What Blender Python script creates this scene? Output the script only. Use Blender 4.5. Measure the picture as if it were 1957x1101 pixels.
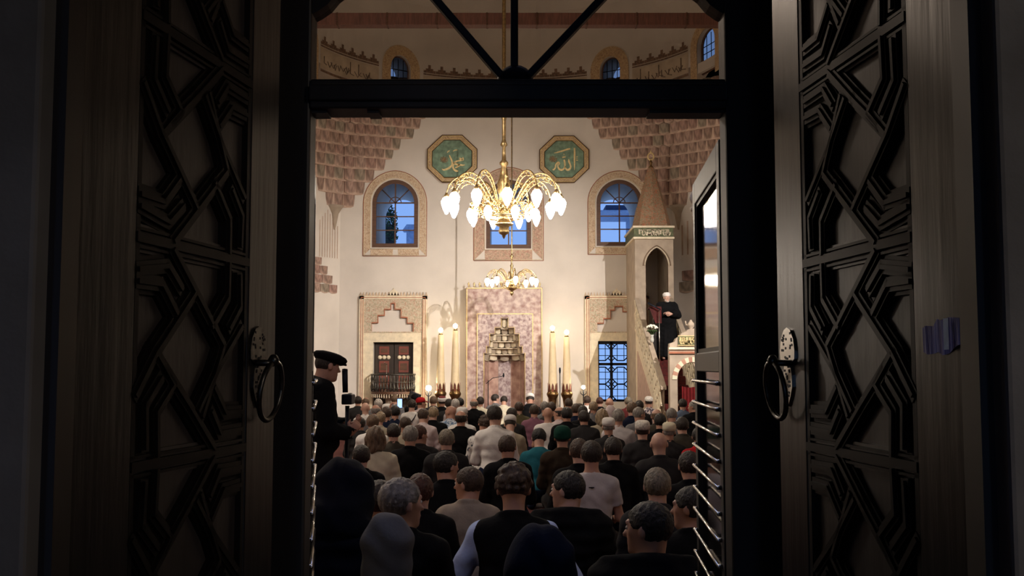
import bpy, math, random
import numpy as np
from mathutils import Vector, Matrix
PI=math.pi; C=bpy.context.scene.collection
for o in list(bpy.data.objects): bpy.data.objects.remove(o)
random.seed(7)
# ------------------------------------------------ camera, sky, lamps, exposure
FPX=2000.0; PITCH=math.atan(149.5/FPX); CAMZ=1.38
sc=bpy.context.scene
cd=bpy.data.cameras.new('camera'); cam=bpy.data.objects.new('camera',cd); C.objects.link(cam)
cd.sensor_width=36; cd.lens=FPX/1957*36; cam.location=(0,0,CAMZ); cam.rotation_euler=(PI/2+PITCH,0,0)
cd.clip_start=.05; cd.clip_end=500; sc.camera=cam
w=bpy.data.worlds.new('dusk_sky'); sc.world=w; w.use_nodes=True
wn=w.node_tree; bg=wn.nodes['Background']
_tc=wn.nodes.new('ShaderNodeTexCoord'); _sx=wn.nodes.new('ShaderNodeSeparateXYZ'); _cr=wn.nodes.new('ShaderNodeValToRGB')
_cr.color_ramp.elements[0].position=0; _cr.color_ramp.elements[0].color=(.26,.43,.80,1)
_cr.color_ramp.elements[1].position=.6; _cr.color_ramp.elements[1].color=(.13,.26,.62,1)
wn.links.new(_tc.outputs['Generated'],_sx.inputs[0]); wn.links.new(_sx.outputs[2],_cr.inputs[0]); wn.links.new(_cr.outputs[0],bg.inputs[0])
bg.inputs[1].default_value=2.6
def lamp(name,kind,loc,power,col,size=.1,aim=None,spot=None,sy=None):
    l=bpy.data.lights.new(name,kind); l.energy=power; l.color=col
    if kind in('POINT','SPOT'): l.shadow_soft_size=size
    if kind=='AREA':
        l.size=size
        if sy: l.shape='RECTANGLE'; l.size_y=sy
    if spot: l.spot_size=spot; l.spot_blend=1.0
    o=bpy.data.objects.new(name,l); C.objects.link(o); o.location=loc
    if aim: o.rotation_euler=(Vector(aim)-Vector(loc)).to_track_quat('-Z','Y').to_euler()
    return o
WARM=(1,.87,.74)
# flood lamp high on the right gallery of the hall, the second chandeliers of the domed hall, an added blue fill over the entrance
lamp('hall_floodlight','SPOT',(6.7,13.2,6.7),7900,(1,.91,.84),.06,aim=(-1.6,28,.9),spot=.84)
lamp('hall_chandelier_light','POINT',(-3.6,11.5,6.4),640,WARM,.5)
lamp('dusk_fill_light','AREA',(0,3.65,4.7),24,(.36,.5,1),1.8,aim=(0,7.5,0),sy=1.2)  # blue area light added for the near people; no window is built here
lamp('door_fill_spot','SPOT',(-5.6,13,2.7),185,(1,.86,.72),.12,aim=(.69,2.80,1.50),spot=.072)  # narrow spot added to brighten the right door leaf
lamp('stone_fill_lamp','POINT',(2.2,-.6,2.6),52,(1,.84,.70),.2)  # unseen warm lamp added to lift the portal stone
sc.view_settings.view_transform='Standard'; sc.view_settings.look='None'
sc.view_settings.exposure=0; sc.view_settings.gamma=1; sc.view_settings.use_curve_mapping=False
BULB=53.0
# ------------------------------------------------ pixel helpers (1957x1101 frame) used to size things
_c,_s=math.cos(PITCH),math.sin(PITCH)
def at(px,py,Y):
    u=(px-978.5)/FPX; v=(550.5-py)/FPX
    y=_c-v*_s; z=_s+v*_c
    return Vector((u/y*Y,Y,CAMZ+z/y*Y))
def ax(px,Y,py=600): return at(px,py,Y).x
def az(py,Y): return at(978,py,Y).z
# ------------------------------------------------ materials
def S(r,g,b):
    f=lambda c:((c/255+.055)/1.055)**2.4 if c>10 else c/255/12.92
    return (f(r),f(g),f(b),1)
_M={}
def mat(name,col,rough=.7,metal=0,var=.12,scale=6,bump=.0,emit=0,spec=.5,stretch=None,col2=None,nz='NOISE',bscale=None,detail=6,thr=None):
    if name in _M: return _M[name]
    m=bpy.data.materials.new(name); m.use_nodes=True; t=m.node_tree; b=t.nodes['Principled BSDF']
    b.inputs['Roughness'].default_value=rough; b.inputs['Metallic'].default_value=metal
    b.inputs['Specular IOR Level'].default_value=spec
    tc=t.nodes.new('ShaderNodeTexCoord'); mp=t.nodes.new('ShaderNodeMapping')
    t.links.new(tc.outputs['Object'],mp.inputs[0])
    if stretch: mp.inputs['Scale'].default_value=stretch
    if nz=='VORONOI':
        n=t.nodes.new('ShaderNodeTexVoronoi'); n.inputs['Scale'].default_value=scale; out=n.outputs['Distance']
    else:
        n=t.nodes.new('ShaderNodeTexNoise'); n.inputs['Scale'].default_value=scale; n.inputs['Detail'].default_value=detail; out=n.outputs[0]
    t.links.new(mp.outputs[0],n.inputs['Vector'])
    cr=t.nodes.new('ShaderNodeValToRGB'); e=cr.color_ramp.elements
    c2=col2 if col2 else tuple(c*(1-var*2) for c in col[:3])+(1,)
    c1=col if col2 else tuple(min(1,c*(1+var)) for c in col[:3])+(1,)
    lo,hi=thr if thr else (.3,.7)
    e[0].position=lo; e[0].color=c2; e[1].position=hi; e[1].color=c1
    t.links.new(out,cr.inputs[0]); t.links.new(cr.outputs[0],b.inputs['Base Color'])
    if bump:
        bp=t.nodes.new('ShaderNodeBump'); bp.inputs['Strength'].default_value=bump; bp.inputs['Distance'].default_value=.02
        n2=n
        if bscale:
            n2=t.nodes.new('ShaderNodeTexNoise'); n2.inputs['Scale'].default_value=bscale; n2.inputs['Detail'].default_value=5
            t.links.new(mp.outputs[0],n2.inputs['Vector'])
        t.links.new(n2.outputs[0] if nz!='VORONOI' or bscale else out,bp.inputs['Height']); t.links.new(bp.outputs[0],b.inputs['Normal'])
    if emit:
        b.inputs['Emission Color'].default_value=col; b.inputs['Emission Strength'].default_value=emit
    _M[name]=m; return m
def flower(name,ground,ink1,ink2,scale=9):
    """painted arabesque: curling bands of two inks on a ground"""
    if name in _M: return _M[name]
    m=bpy.data.materials.new(name); m.use_nodes=True; t=m.node_tree; b=t.nodes['Principled BSDF']; b.inputs['Roughness'].default_value=.8
    tc=t.nodes.new('ShaderNodeTexCoord')
    def band(sc_,lo,hi,dist,seed):
        mp=t.nodes.new('ShaderNodeMapping'); mp.inputs['Location'].default_value=(seed,seed*2,seed*.5); t.links.new(tc.outputs['Object'],mp.inputs[0])
        n=t.nodes.new('ShaderNodeTexNoise'); n.inputs['Scale'].default_value=sc_; n.inputs['Detail'].default_value=1; n.inputs['Distortion'].default_value=dist
        t.links.new(mp.outputs[0],n.inputs['Vector'])
        r=t.nodes.new('ShaderNodeValToRGB'); e=r.color_ramp.elements
        e[0].position=lo; e[0].color=(0,0,0,1); e[1].position=hi; e[1].color=(0,0,0,1)
        k=r.color_ramp.elements.new((lo+hi)/2); k.color=(1,1,1,1)
        t.links.new(n.outputs[0],r.inputs[0]); return r.outputs[0]
    def mix(a,bc,f):
        x=t.nodes.new('ShaderNodeMix'); x.data_type='RGBA'
        t.links.new(f,x.inputs[0])
        if isinstance(a,tuple): x.inputs[6].default_value=a
        else: t.links.new(a,x.inputs[6])
        x.inputs[7].default_value=bc; return x.outputs[2]
    o=mix(ground,ink1,band(scale,.42,.56,2.0,1.3)); o=mix(o,ink2,band(scale*1.5,.50,.62,1.5,7.7))
    t.links.new(o,b.inputs['Base Color']); _M[name]=m; return m
def solid_glass(name,tint,rough=.0,gloss=.08,fres=False):
    if name in _M: return _M[name]
    m=bpy.data.materials.new(name); m.use_nodes=True; t=m.node_tree; t.nodes.clear()
    o=t.nodes.new('ShaderNodeOutputMaterial'); tr=t.nodes.new('ShaderNodeBsdfTransparent'); tr.inputs[0].default_value=tint
    g=t.nodes.new('ShaderNodeBsdfGlossy'); g.inputs['Roughness'].default_value=rough+.02; mx=t.nodes.new('ShaderNodeMixShader'); mx.inputs[0].default_value=gloss
    n=t.nodes.new('ShaderNodeTexNoise'); n.inputs['Scale'].default_value=2.5
    mr=t.nodes.new('ShaderNodeMapRange'); mr.inputs[3].default_value=gloss*.5; mr.inputs[4].default_value=gloss*1.5
    t.links.new(n.outputs[0],mr.inputs[0])
    if fres:
        fr=t.nodes.new('ShaderNodeFresnel'); fr.inputs[0].default_value=1.5; t.links.new(fr.outputs[0],mx.inputs[0])
    else: t.links.new(mr.outputs[0],mx.inputs[0])
    t.links.new(tr.outputs[0],mx.inputs[1]); t.links.new(g.outputs[0],mx.inputs[2]); t.links.new(mx.outputs[0],o.inputs[0])
    _M[name]=m; return m
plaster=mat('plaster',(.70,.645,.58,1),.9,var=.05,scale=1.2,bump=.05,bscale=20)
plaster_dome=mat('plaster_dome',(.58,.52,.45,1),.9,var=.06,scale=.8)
stone_in=mat('limestone_carved',(.42,.34,.26,1),.85,var=.10,scale=4,bump=.1,bscale=30)
stone_shade=mat('limestone_brown_shade',(.22,.15,.10,1),.85,var=.1,scale=5)  # darker limestone copy; shade of niches and lattice gaps is in the colour
pink=mat('muqarnas_pink',(.42,.24,.195,1),.85,var=.16,scale=5,bump=.15,bscale=25)
pinkrim=mat('muqarnas_rim',(.58,.42,.33,1),.85,var=.1,scale=6)
marble=mat('mihrab_marble',(.62,.50,.45,1),.45,scale=7,detail=12,col2=(.30,.17,.15,1),thr=(.34,.64),bump=.05)
marble2=mat('mihrab_marble_inner',(.56,.46,.44,1),.45,scale=13,detail=12,col2=(.24,.15,.155,1),thr=(.36,.62))
marble3=mat('mihrab_marble_niche',(.62,.42,.34,1),.45,scale=5,detail=10,col2=(.30,.15,.12,1),thr=(.3,.65))
gold=mat('gold_line',(.80,.62,.30,1),.4,.3,var=.1,scale=30)
cream=mat('cream_moulding',(.80,.70,.52,1),.7,var=.08,scale=10)
brass=mat('brass',(.62,.45,.22,1),.34,1,var=.2,scale=25)
brass_d=mat('aged_brass',(.26,.16,.07,1),.4,1,var=.3,scale=30)
brownwood=mat('brown_wood',(.105,.045,.022,1),.55,var=.2,scale=4,stretch=(1,1,8))
redwood=mat('red_brown_wood',(.17,.07,.048,1),.5,var=.2,scale=4,stretch=(8,8,1))
blackwood=mat('black_wood',(.012,.009,.008,1),.5,var=.2,scale=3,stretch=(8,8,1))
redline=mat('red_line',(.42,.16,.09,1),.8,var=.1)
iron=mat('black_iron',(.01,.012,.02,1),.5,.6,var=.1)
doorwood=mat('door_wood',(.022,.018,.015,1),.34,scale=5,stretch=(6,6,.5),col2=(.010,.008,.007,1),bump=.10,spec=.5)
doorpanel=mat('door_panel_wood',(.052,.044,.040,1),.45,scale=7,stretch=(3,3,.7),col2=(.022,.017,.015,1),bump=.12,thr=(.2,.7))
doorstrip=mat('door_moulding_wood',(.008,.0065,.0055,1),.5,var=.25,scale=6,bump=.06,spec=.2)
steel=mat('brushed_steel',(.62,.60,.56,1),.25,1,var=.1,scale=20)
darksteel=mat('dark_bronze',(.10,.095,.085,1),.35,.9,var=.3,scale=40,bump=.1)
stone_out=mat('portal_stone',(.17,.165,.16,1),.85,scale=2.2,detail=10,col2=(.07,.065,.06,1),bump=.3,bscale=12,thr=(.3,.7))
carpet=mat('red_carpet',(.09,.010,.008,1),.95,var=.3,scale=14)
redcloth=mat('red_cloth',(.20,.008,.010,1),.9,var=.2,scale=8)
wax=mat('candle_wax',(.86,.70,.44,1),.55,var=.06,scale=6)
green=mat('medallion_green',(.20,.31,.215,1),.7,var=.22,scale=9)
greenband=mat('inscription_green',(.12,.14,.065,1),.7,var=.25,scale=12)
orn=flower('ornament_gold_brown',(.52,.36,.20,1),(.26,.14,.07,1),(.66,.50,.28,1),11)
bulbm=mat('bulb_glass',(1,.88,.72,1),.3,emit=BULB,var=0)
# ------------------------------------------------ mesh building
class MB:
    def __init__(s): s.v=[]; s.f=[]; s.m=[]; s.mats=[]; s.sm=[]
    def mi(s,m):
        if m not in s.mats: s.mats.append(m)
        return s.mats.index(m)
    def add(s,vs,fs,m,smooth=False):
        n=len(s.v); s.v+= [tuple(p) for p in vs]; k=s.mi(m)
        for f in fs: s.f.append(tuple(i+n for i in f)); s.m.append(k); s.sm.append(smooth)
        return s
    def box(s,a,b,m,M=None):
        x0,y0,z0=a; x1,y1,z1=b
        if x0>x1:x0,x1=x1,x0
        if y0>y1:y0,y1=y1,y0
        if z0>z1:z0,z1=z1,z0
        vs=[(x0,y0,z0),(x1,y0,z0),(x1,y1,z0),(x0,y1,z0),(x0,y0,z1),(x1,y0,z1),(x1,y1,z1),(x0,y1,z1)]
        if M: vs=[M@Vector(p) for p in vs]
        return s.add(vs,[(0,3,2,1),(4,5,6,7),(0,1,5,4),(1,2,6,5),(2,3,7,6),(3,0,4,7)],m)
    def tube(s,pts,r,m,n=8,rs=None,cap=True):
        pts=[Vector(p) for p in pts]; N=len(pts); rs=rs or [r]*N; vs=[]; fs=[]
        up=None
        for i,p in enumerate(pts):
            d=(pts[min(i+1,N-1)]-pts[max(i-1,0)])
            d=d.normalized() if d.length>1e-9 else Vector((0,0,1))
            if up is None: up=Vector((0,0,1)) if abs(d.z)<.9 else Vector((1,0,0))
            a=d.cross(up); a=a.normalized() if a.length>1e-6 else Vector((1,0,0)); b=a.cross(d).normalized(); up=b
            for k in range(n):
                t=2*PI*k/n; vs.append(p+(a*math.cos(t)+b*math.sin(t))*rs[i])
        for i in range(N-1):
            for k in range(n):
                k2=(k+1)%n; fs.append((i*n+k,i*n+k2,(i+1)*n+k2,(i+1)*n+k))
        if cap: fs.append(tuple(range(n))); fs.append(tuple((N-1)*n+k for k in reversed(range(n))))
        return s.add(vs,fs,m,True)
    def lathe(s,prof,m,c=(0,0,0),n=16,M=None,sx=1,sy=1,smooth=True):
        vs=[]; fs=[]; N=len(prof)
        for r,z in prof:
            for k in range(n):
                t=2*PI*k/n; p=Vector((r*math.cos(t)*sx,r*math.sin(t)*sy,z))
                if M: p=M@p
                vs.append(p+Vector(c))
        for i in range(N-1):
            for k in range(n):
                k2=(k+1)%n; fs.append((i*n+k,i*n+k2,(i+1)*n+k2,(i+1)*n+k))
        if prof[0][0]>1e-4: fs.append(tuple(reversed(range(n))))
        if prof[-1][0]>1e-4: fs.append(tuple((N-1)*n+k for k in range(n)))
        return s.add(vs,fs,m,smooth)
    def prism(s,poly,d,m,M=None,smooth=False):
        """poly: 3D points of a planar outline; d: extrusion vector"""
        P=[Vector(p) for p in poly]; d=Vector(d); n=len(P); vs=P+[p+d for p in P]
        if M: vs=[M@p for p in vs]
        fs=[tuple(range(n)),tuple(reversed(range(n,2*n)))]+[(i,i+n,(i+1)%n+n,(i+1)%n) for i in range(n)]
        return s.add(vs,fs,m,smooth)
    def build(s,name,parent=None,label=None,cat=None,group=None,kind=None,loc=None,bevel=0):
        me=bpy.data.meshes.new(name); off=Vector((0,0,0))
        q=parent
        while q is not None: off+=q.location; q=q.parent
        if loc is not None: off=off+Vector(loc)-off if parent is None else Vector(loc)
        vs=[(p[0]-off[0],p[1]-off[1],p[2]-off[2]) for p in s.v]
        me.from_pydata(vs,[],s.f)
        for m in s.mats: me.materials.append(m)
        me.polygons.foreach_set('material_index',s.m); me.polygons.foreach_set('use_smooth',s.sm); me.update()
        import bmesh
        bm=bmesh.new(); bm.from_mesh(me); bmesh.ops.recalc_face_normals(bm,faces=bm.faces); bm.to_mesh(me); bm.free()
        o=bpy.data.objects.new(name,me); C.objects.link(o)
        if parent is not None: o.parent=parent
        if loc is not None:
            l=Vector(loc); q=parent
            while q is not None: l-=q.location; q=q.parent
            o.location=l
        if bevel:
            b=o.modifiers.new('bevel','BEVEL'); b.width=bevel; b.segments=2; b.limit_method='ANGLE'
        return tag(o,label,cat,group,kind)
def tag(o,label=None,cat=None,group=None,kind=None):
    if label: o['label']=label
    if cat: o['category']=cat
    if group: o['group']=group
    if kind: o['kind']=kind
    return o
def thing(name,loc,label,cat,group=None):
    o=bpy.data.objects.new(name,None); C.objects.link(o); o.location=loc; o.empty_display_size=.1
    return tag(o,label,cat,group)
def struct(name,loc=(0,0,0),kind='structure'):
    o=bpy.data.objects.new(name,None); C.objects.link(o); o.location=loc; o['kind']=kind; return o
def copy_of(o,parent,loc,rot=None,scale=None):
    c=o.copy(); C.objects.link(c); c.parent=parent; c.location=loc
    if rot is not None: c.rotation_euler=rot
    if scale is not None: c.scale=scale
    return c
# wall in a plane Y, pierced by arched / stepped openings (column by column)
def hole_top(h,x):
    if h['k']=='rect': return h['zt']
    if h['k']=='arch':
        r=h['w']/2; d=min(1,abs(x-h['cx'])/r); return h['zs']+h.get('rise',r)*math.sqrt(max(0,1-d**h.get('p',2)))
    if h['k']=='steps':
        for a,b,z in h['st']:
            if a<=x<b: return z
        return h['zb']
def hole_xs(h):
    a,b=h['cx']-h['w']/2,h['cx']+h['w']/2
    if h['k']=='rect': return [a,b]
    if h['k']=='steps': return sorted({q for s in h['st'] for q in s[:2]})
    n=20; return [h['cx']-h['w']/2*math.cos(PI*i/n) for i in range(n+1)]
def pierced(mb,x0,x1,z0,z1,Y,holes,m,thick=0,mrev=None):
    xs=sorted({x0,x1}|{x for h in holes for x in hole_xs(h)}); xs=[x for x in xs if x0-1e-6<=x<=x1+1e-6]
    def face(y,flip):
        for a,b in zip(xs,xs[1:]):
            if b-a<1e-5: continue
            mid=(a+b)/2; zl=zr=z0
            hs=[h for h in holes if hole_xs(h)[0]<mid<hole_xs(h)[-1]]
            for h in sorted(hs,key=lambda h:h['zb']):
                e=1e-6
                mb.add([(a,y,zl),(b,y,zr),(b,y,h['zb']),(a,y,h['zb'])],[(0,1,2,3)],m)
                zl,zr=hole_top(h,a+e),hole_top(h,b-e)
            mb.add([(a,y,zl),(b,y,zr),(b,y,z1),(a,y,z1)],[(0,1,2,3)],m)
    face(Y,0)
    if thick:
        face(Y+thick,1); mr=mrev or m
        for h in holes:
            X=hole_xs(h); out=[(X[0],h['zb'])]
            for a,b in zip(X,X[1:]): out+= [(a,hole_top(h,a+1e-6)),(b,hole_top(h,b-1e-6))]
            out.append((X[-1],h['zb']))
            n=len(out)
            mb.add([(x,Y,z) for x,z in out]+[(x,Y+thick,z) for x,z in out],[(i,(i+1)%n,(i+1)%n+n,i+n) for i in range(n)],mr)
        # outer edges
        for (xa,za,xb,zb) in ((x0,z0,x0,z1),(x1,z0,x1,z1),(x0,z0,x1,z0),(x0,z1,x1,z1)):
            mb.add([(xa,Y,za),(xb,Y,zb),(xb,Y+thick,zb),(xa,Y+thick,za)],[(0,1,2,3)],m)
def stroke(mb,pts,ws,Y,m,depth=.01):
    """flat lettering stroke in the XZ plane: pts (x,z), half widths ws"""
    # smooth the polyline
    P=[Vector((p[0],p[1])) for p in pts]; W=list(ws) if hasattr(ws,'__len__') else [ws]*len(P)
    Q=[];R=[]
    for i in range(len(P)-1):
        p0=P[max(i-1,0)];p1=P[i];p2=P[i+1];p3=P[min(i+2,len(P)-1)]
        for k in range(5):
            t=k/5; Q.append(.5*((2*p1)+(-p0+p2)*t+(2*p0-5*p1+4*p2-p3)*t*t+(-p0+3*p1-3*p2+p3)*t**3)); R.append(W[i]*(1-t)+W[i+1]*t)
    Q.append(P[-1]);R.append(W[-1]); n=len(Q); L=[];Rr=[]
    for i in range(n):
        d=Q[min(i+1,n-1)]-Q[max(i-1,0)]; d=d.normalized() if d.length>1e-9 else Vector((1,0)); nn=Vector((-d.y,d.x))*R[i]
        L.append(Q[i]+nn); Rr.append(Q[i]-nn)
    vs=[(p.x,Y,p.y) for p in L]+[(p.x,Y,p.y) for p in Rr]+[(p.x,Y+depth,p.y) for p in L]+[(p.x,Y+depth,p.y) for p in Rr]
    fs=[(i,i+1,n+i+1,n+i) for i in range(n-1)]+[(i,2*n+i,2*n+i+1,i+1) for i in range(n-1)]+[(n+i,n+i+1,3*n+i+1,3*n+i) for i in range(n-1)]
    mb.add(vs,fs,m)
# ================================================= THE HALL
YW=28.0
X8=lambda px,py=500: at(px,py,YW).x
Z8=lambda py: az(py,YW)
def archhole(pl,pr,pt,pb):
    a,b=X8(pl,(pt+pb)/2),X8(pr,(pt+pb)/2); zt=Z8(pt); wd=b-a
    return dict(k='arch',cx=(a+b)/2,w=wd,zb=Z8(pb),zs=zt-wd/2*1.02,rise=wd/2*1.02,p=1.9)
WIN=[archhole(711,799,343,473),archhole(929,1015,343,475),archhole(1140,1228,343,470)]
GR=dict(k='rect',cx=(X8(1143,700)+X8(1214,700))/2,w=X8(1214,700)-X8(1143,700),zb=Z8(768),zt=Z8(652))
DR=dict(k='rect',cx=(X8(713,700)+X8(790,700))/2,w=X8(790,700)-X8(713,700),zb=Z8(790),zt=Z8(654))
NI=dict(k='rect',cx=(X8(922,700)+X8(1008,700))/2,w=X8(1008,700)-X8(922,700),zb=0,zt=Z8(604))
TW=2.1
mb=MB(); pierced(mb,-7.2,7.2,0,8.76,YW,WIN+[GR,DR,NI],plaster,0)
for h in WIN+[GR]:
    X=hole_xs(h); out=[(X[0],h['zb'])]
    for a,b in zip(X,X[1:]): out+=[(a,hole_top(h,a+1e-6)),(b,hole_top(h,b-1e-6))]
    out.append((X[-1],h['zb'])); n=len(out); T=TW if h is not GR else .9
    q=(lambda x,z:(h['cx']+(x-h['cx'])*.82,YW+T,h['zb']+(z-h['zb'])*.88)) if h is not GR else (lambda x,z:(x,YW+T,z))
    mb.add([(x,YW,z) for x,z in out]+[q(x,z) for x,z in out],[(i,(i+1)%n,(i+1)%n+n,i+n) for i in range(n)],plaster)
# shallow recess behind the shutters, closed
x0,x1=DR['cx']-DR['w']/2,DR['cx']+DR['w']/2
mb.box((x0-.02,YW+.30,DR['zb']),(x1+.02,YW+.36,DR['zt']+.05),blackwood)
mb.add([(x0,YW,DR['zb']),(x0,YW+.3,DR['zb']),(x0,YW+.3,DR['zt']),(x0,YW,DR['zt']),(x1,YW,DR['zb']),(x1,YW+.3,DR['zb']),(x1,YW+.3,DR['zt']),(x1,YW,DR['zt'])],[(0,1,2,3),(4,5,6,7),(3,2,6,7)],plaster)
mb.build('wall_back',kind='structure')
mb=MB(); pierced(mb,-7.2,7.2,0,8.76,YW+TW,[dict(h,w=h['w']*.82,rise=h['rise']*.88,zs=h['zb']+(h['zs']-h['zb'])*.88) for h in WIN]+[GR],stone_out,0); mb.build('wall_outer',kind='structure')
# side walls, splayed behind the arch
XL,XR=X8(650,450),X8(1285,450)
mb=MB(); mb.add([(XL,28,0),(XL,28,9),(XL-1.75,25.3,9),(XL-1.75,25.3,0),(XL-1.75,22,0),(XL-1.75,22,9),(-7.2,20,0),(-7.2,20,13.5),(-7.2,3.35,0),(-7.2,3.35,13.5),(-7.2,28,9),(-7.2,28,13.5)],
 [(0,1,2,3),(3,2,5,4),(4,5,7,6),(6,7,9,8),(7,11,10),(7,10,5)],plaster); mb.build('wall_left',kind='structure')
mb=MB(); mb.add([(XR,28,0),(XR,28,9),(XR+2.05,25.3,9),(XR+2.05,25.3,0),(XR+2.05,22,0),(XR+2.05,22,9),(7.2,20,0),(7.2,20,13.5),(7.2,3.35,0),(7.2,3.35,13.5),(7.2,28,9),(7.2,28,13.5)],
 [(0,1,2,3),(3,2,5,4),(4,5,7,6),(6,7,9,8),(7,11,10),(7,10,5)],plaster); mb.build('wall_right',kind='structure')
mb=MB(); mb.box((-9,-6.5,-.2),(9,31,0),carpet); mb.build('floor',kind='structure')
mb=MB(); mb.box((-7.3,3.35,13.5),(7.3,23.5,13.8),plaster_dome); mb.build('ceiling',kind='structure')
# gallery opening for the flood lamp's post is inside the hall: lamp body
# ---- drum of the half dome
RD=5.0; XC=-.05; YC=23.1; ZD=8.75
def dp(th,r=RD): return (XC+r*math.sin(th),YC+r*math.cos(th))
def th_of(px,py):
    best=None
    for i in range(-120,121):
        t=i*PI/2/120*1.1; x,y=dp(t); q=at(px,py,y).x
        if best is None or abs(q-x)<best[0]: best=(abs(q-x),t)
    return best[1]
dw=[]
for (px,py,wpx,pt) in ((763,128,43,106),(1166,128,43,108),(1364,85,36,52)):
    t=th_of(px,py); x,y=dp(t); zt=az(pt,y); hw=.30/RD
    if px>1300: t=math.radians(71.5); x,y=dp(t); zt=az(54,y); hw=.44/RD
    dw.append(dict(t=t,hw=hw,zb=zt-1.35,zs=zt-.36,zt=zt,dep=.9 if px<1300 else .16))
dw[-1]['zb']=dw[-1]['zt']-1.0
for t in (-math.radians(76.5),): dw.append(dict(t=t,hw=.40/RD,zb=dw[2]['zb'],zs=dw[2]['zs'],zt=dw[2]['zt'],dep=.16))
ztop=10.6
brk=set(np.linspace(-PI/2-.12,PI/2+.12,61))
for h in dw: brk|={h['t']-h['hw']*math.cos(PI*i/12) for i in range(13)}
brk=sorted(brk); mb=MB()
def dtop(h,t):
    d=min(1,abs(t-h['t'])/h['hw']); return h['zs']+(h['zt']-h['zs'])*math.sqrt(1-d*d)
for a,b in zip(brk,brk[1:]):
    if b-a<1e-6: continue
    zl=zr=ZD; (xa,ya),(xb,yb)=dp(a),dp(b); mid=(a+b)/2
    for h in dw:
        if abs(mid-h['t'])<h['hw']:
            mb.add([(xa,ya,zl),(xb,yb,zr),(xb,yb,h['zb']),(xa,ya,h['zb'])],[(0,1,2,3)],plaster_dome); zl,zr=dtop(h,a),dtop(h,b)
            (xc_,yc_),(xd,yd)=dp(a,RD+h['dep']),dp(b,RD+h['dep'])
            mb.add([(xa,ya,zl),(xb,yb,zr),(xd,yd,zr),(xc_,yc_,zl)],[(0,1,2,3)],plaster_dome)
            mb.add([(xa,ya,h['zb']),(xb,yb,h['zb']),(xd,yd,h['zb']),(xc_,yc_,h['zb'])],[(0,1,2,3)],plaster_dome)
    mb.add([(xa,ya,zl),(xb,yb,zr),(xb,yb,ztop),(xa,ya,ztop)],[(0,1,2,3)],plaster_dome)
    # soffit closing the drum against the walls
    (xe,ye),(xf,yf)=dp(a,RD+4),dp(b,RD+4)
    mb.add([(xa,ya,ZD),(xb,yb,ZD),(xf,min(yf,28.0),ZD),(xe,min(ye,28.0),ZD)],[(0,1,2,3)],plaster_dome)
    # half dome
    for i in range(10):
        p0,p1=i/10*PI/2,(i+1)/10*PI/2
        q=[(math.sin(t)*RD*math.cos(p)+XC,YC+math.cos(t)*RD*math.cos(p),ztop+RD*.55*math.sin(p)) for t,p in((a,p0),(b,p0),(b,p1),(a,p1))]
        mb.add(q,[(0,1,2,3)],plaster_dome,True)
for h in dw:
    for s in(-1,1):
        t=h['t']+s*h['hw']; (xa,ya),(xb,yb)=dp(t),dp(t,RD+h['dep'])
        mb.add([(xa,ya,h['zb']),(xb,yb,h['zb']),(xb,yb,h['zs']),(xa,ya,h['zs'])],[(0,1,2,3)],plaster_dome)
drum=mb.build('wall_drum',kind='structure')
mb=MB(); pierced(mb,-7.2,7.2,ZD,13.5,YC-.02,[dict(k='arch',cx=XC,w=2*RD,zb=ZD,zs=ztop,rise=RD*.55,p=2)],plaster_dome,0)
mb.add([(-7.2,YC-.02,ZD),(XC-RD,YC-.02,ZD),(XC-RD,28,ZD),(-7.2,28,ZD),(7.2,YC-.02,ZD),(XC+RD,YC-.02,ZD),(XC+RD,28,ZD),(7.2,28,ZD)],[(0,1,2,3),(4,5,6,7)],plaster_dome); mb.build('wall_arch',kind='structure')
# painted bands on the drum: cresting, inscription field, border
bandm=mat('band_paint',(.50,.40,.29,1),.85,var=.1,scale=3)
crestm=mat('cresting_paint',(.20,.12,.075,1),.85,var=.3,scale=20)
inscm=mat('inscription_ink',(.20,.14,.10,1),.85,var=.2)
def ring_strip(mb,t0,t1,z0,z1,m,off=.012,n=None):
    n=n or max(2,int(abs(t1-t0)/.06)); 
    for i in range(n):
        a=t0+(t1-t0)*i/n; b=t0+(t1-t0)*(i+1)/n; (xa,ya),(xb,yb)=dp(a,RD-off),dp(b,RD-off)
        mb.add([(xa,ya,z0),(xb,yb,z0),(xb,yb,z1),(xa,ya,z1)],[(0,1,2,3)],m)
edges=sorted([(h['t']-h['hw']-.075,h['t']+h['hw']+.075) for h in dw])
segs=[]; c0=-PI/2-.1
for a,b in edges: segs.append((c0,a)); c0=b
segs.append((c0,PI/2+.1))
ZB1=az(147,28.1)  # cresting line at the centre
cre=MB(); ins=MB(); brd=MB()
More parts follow.
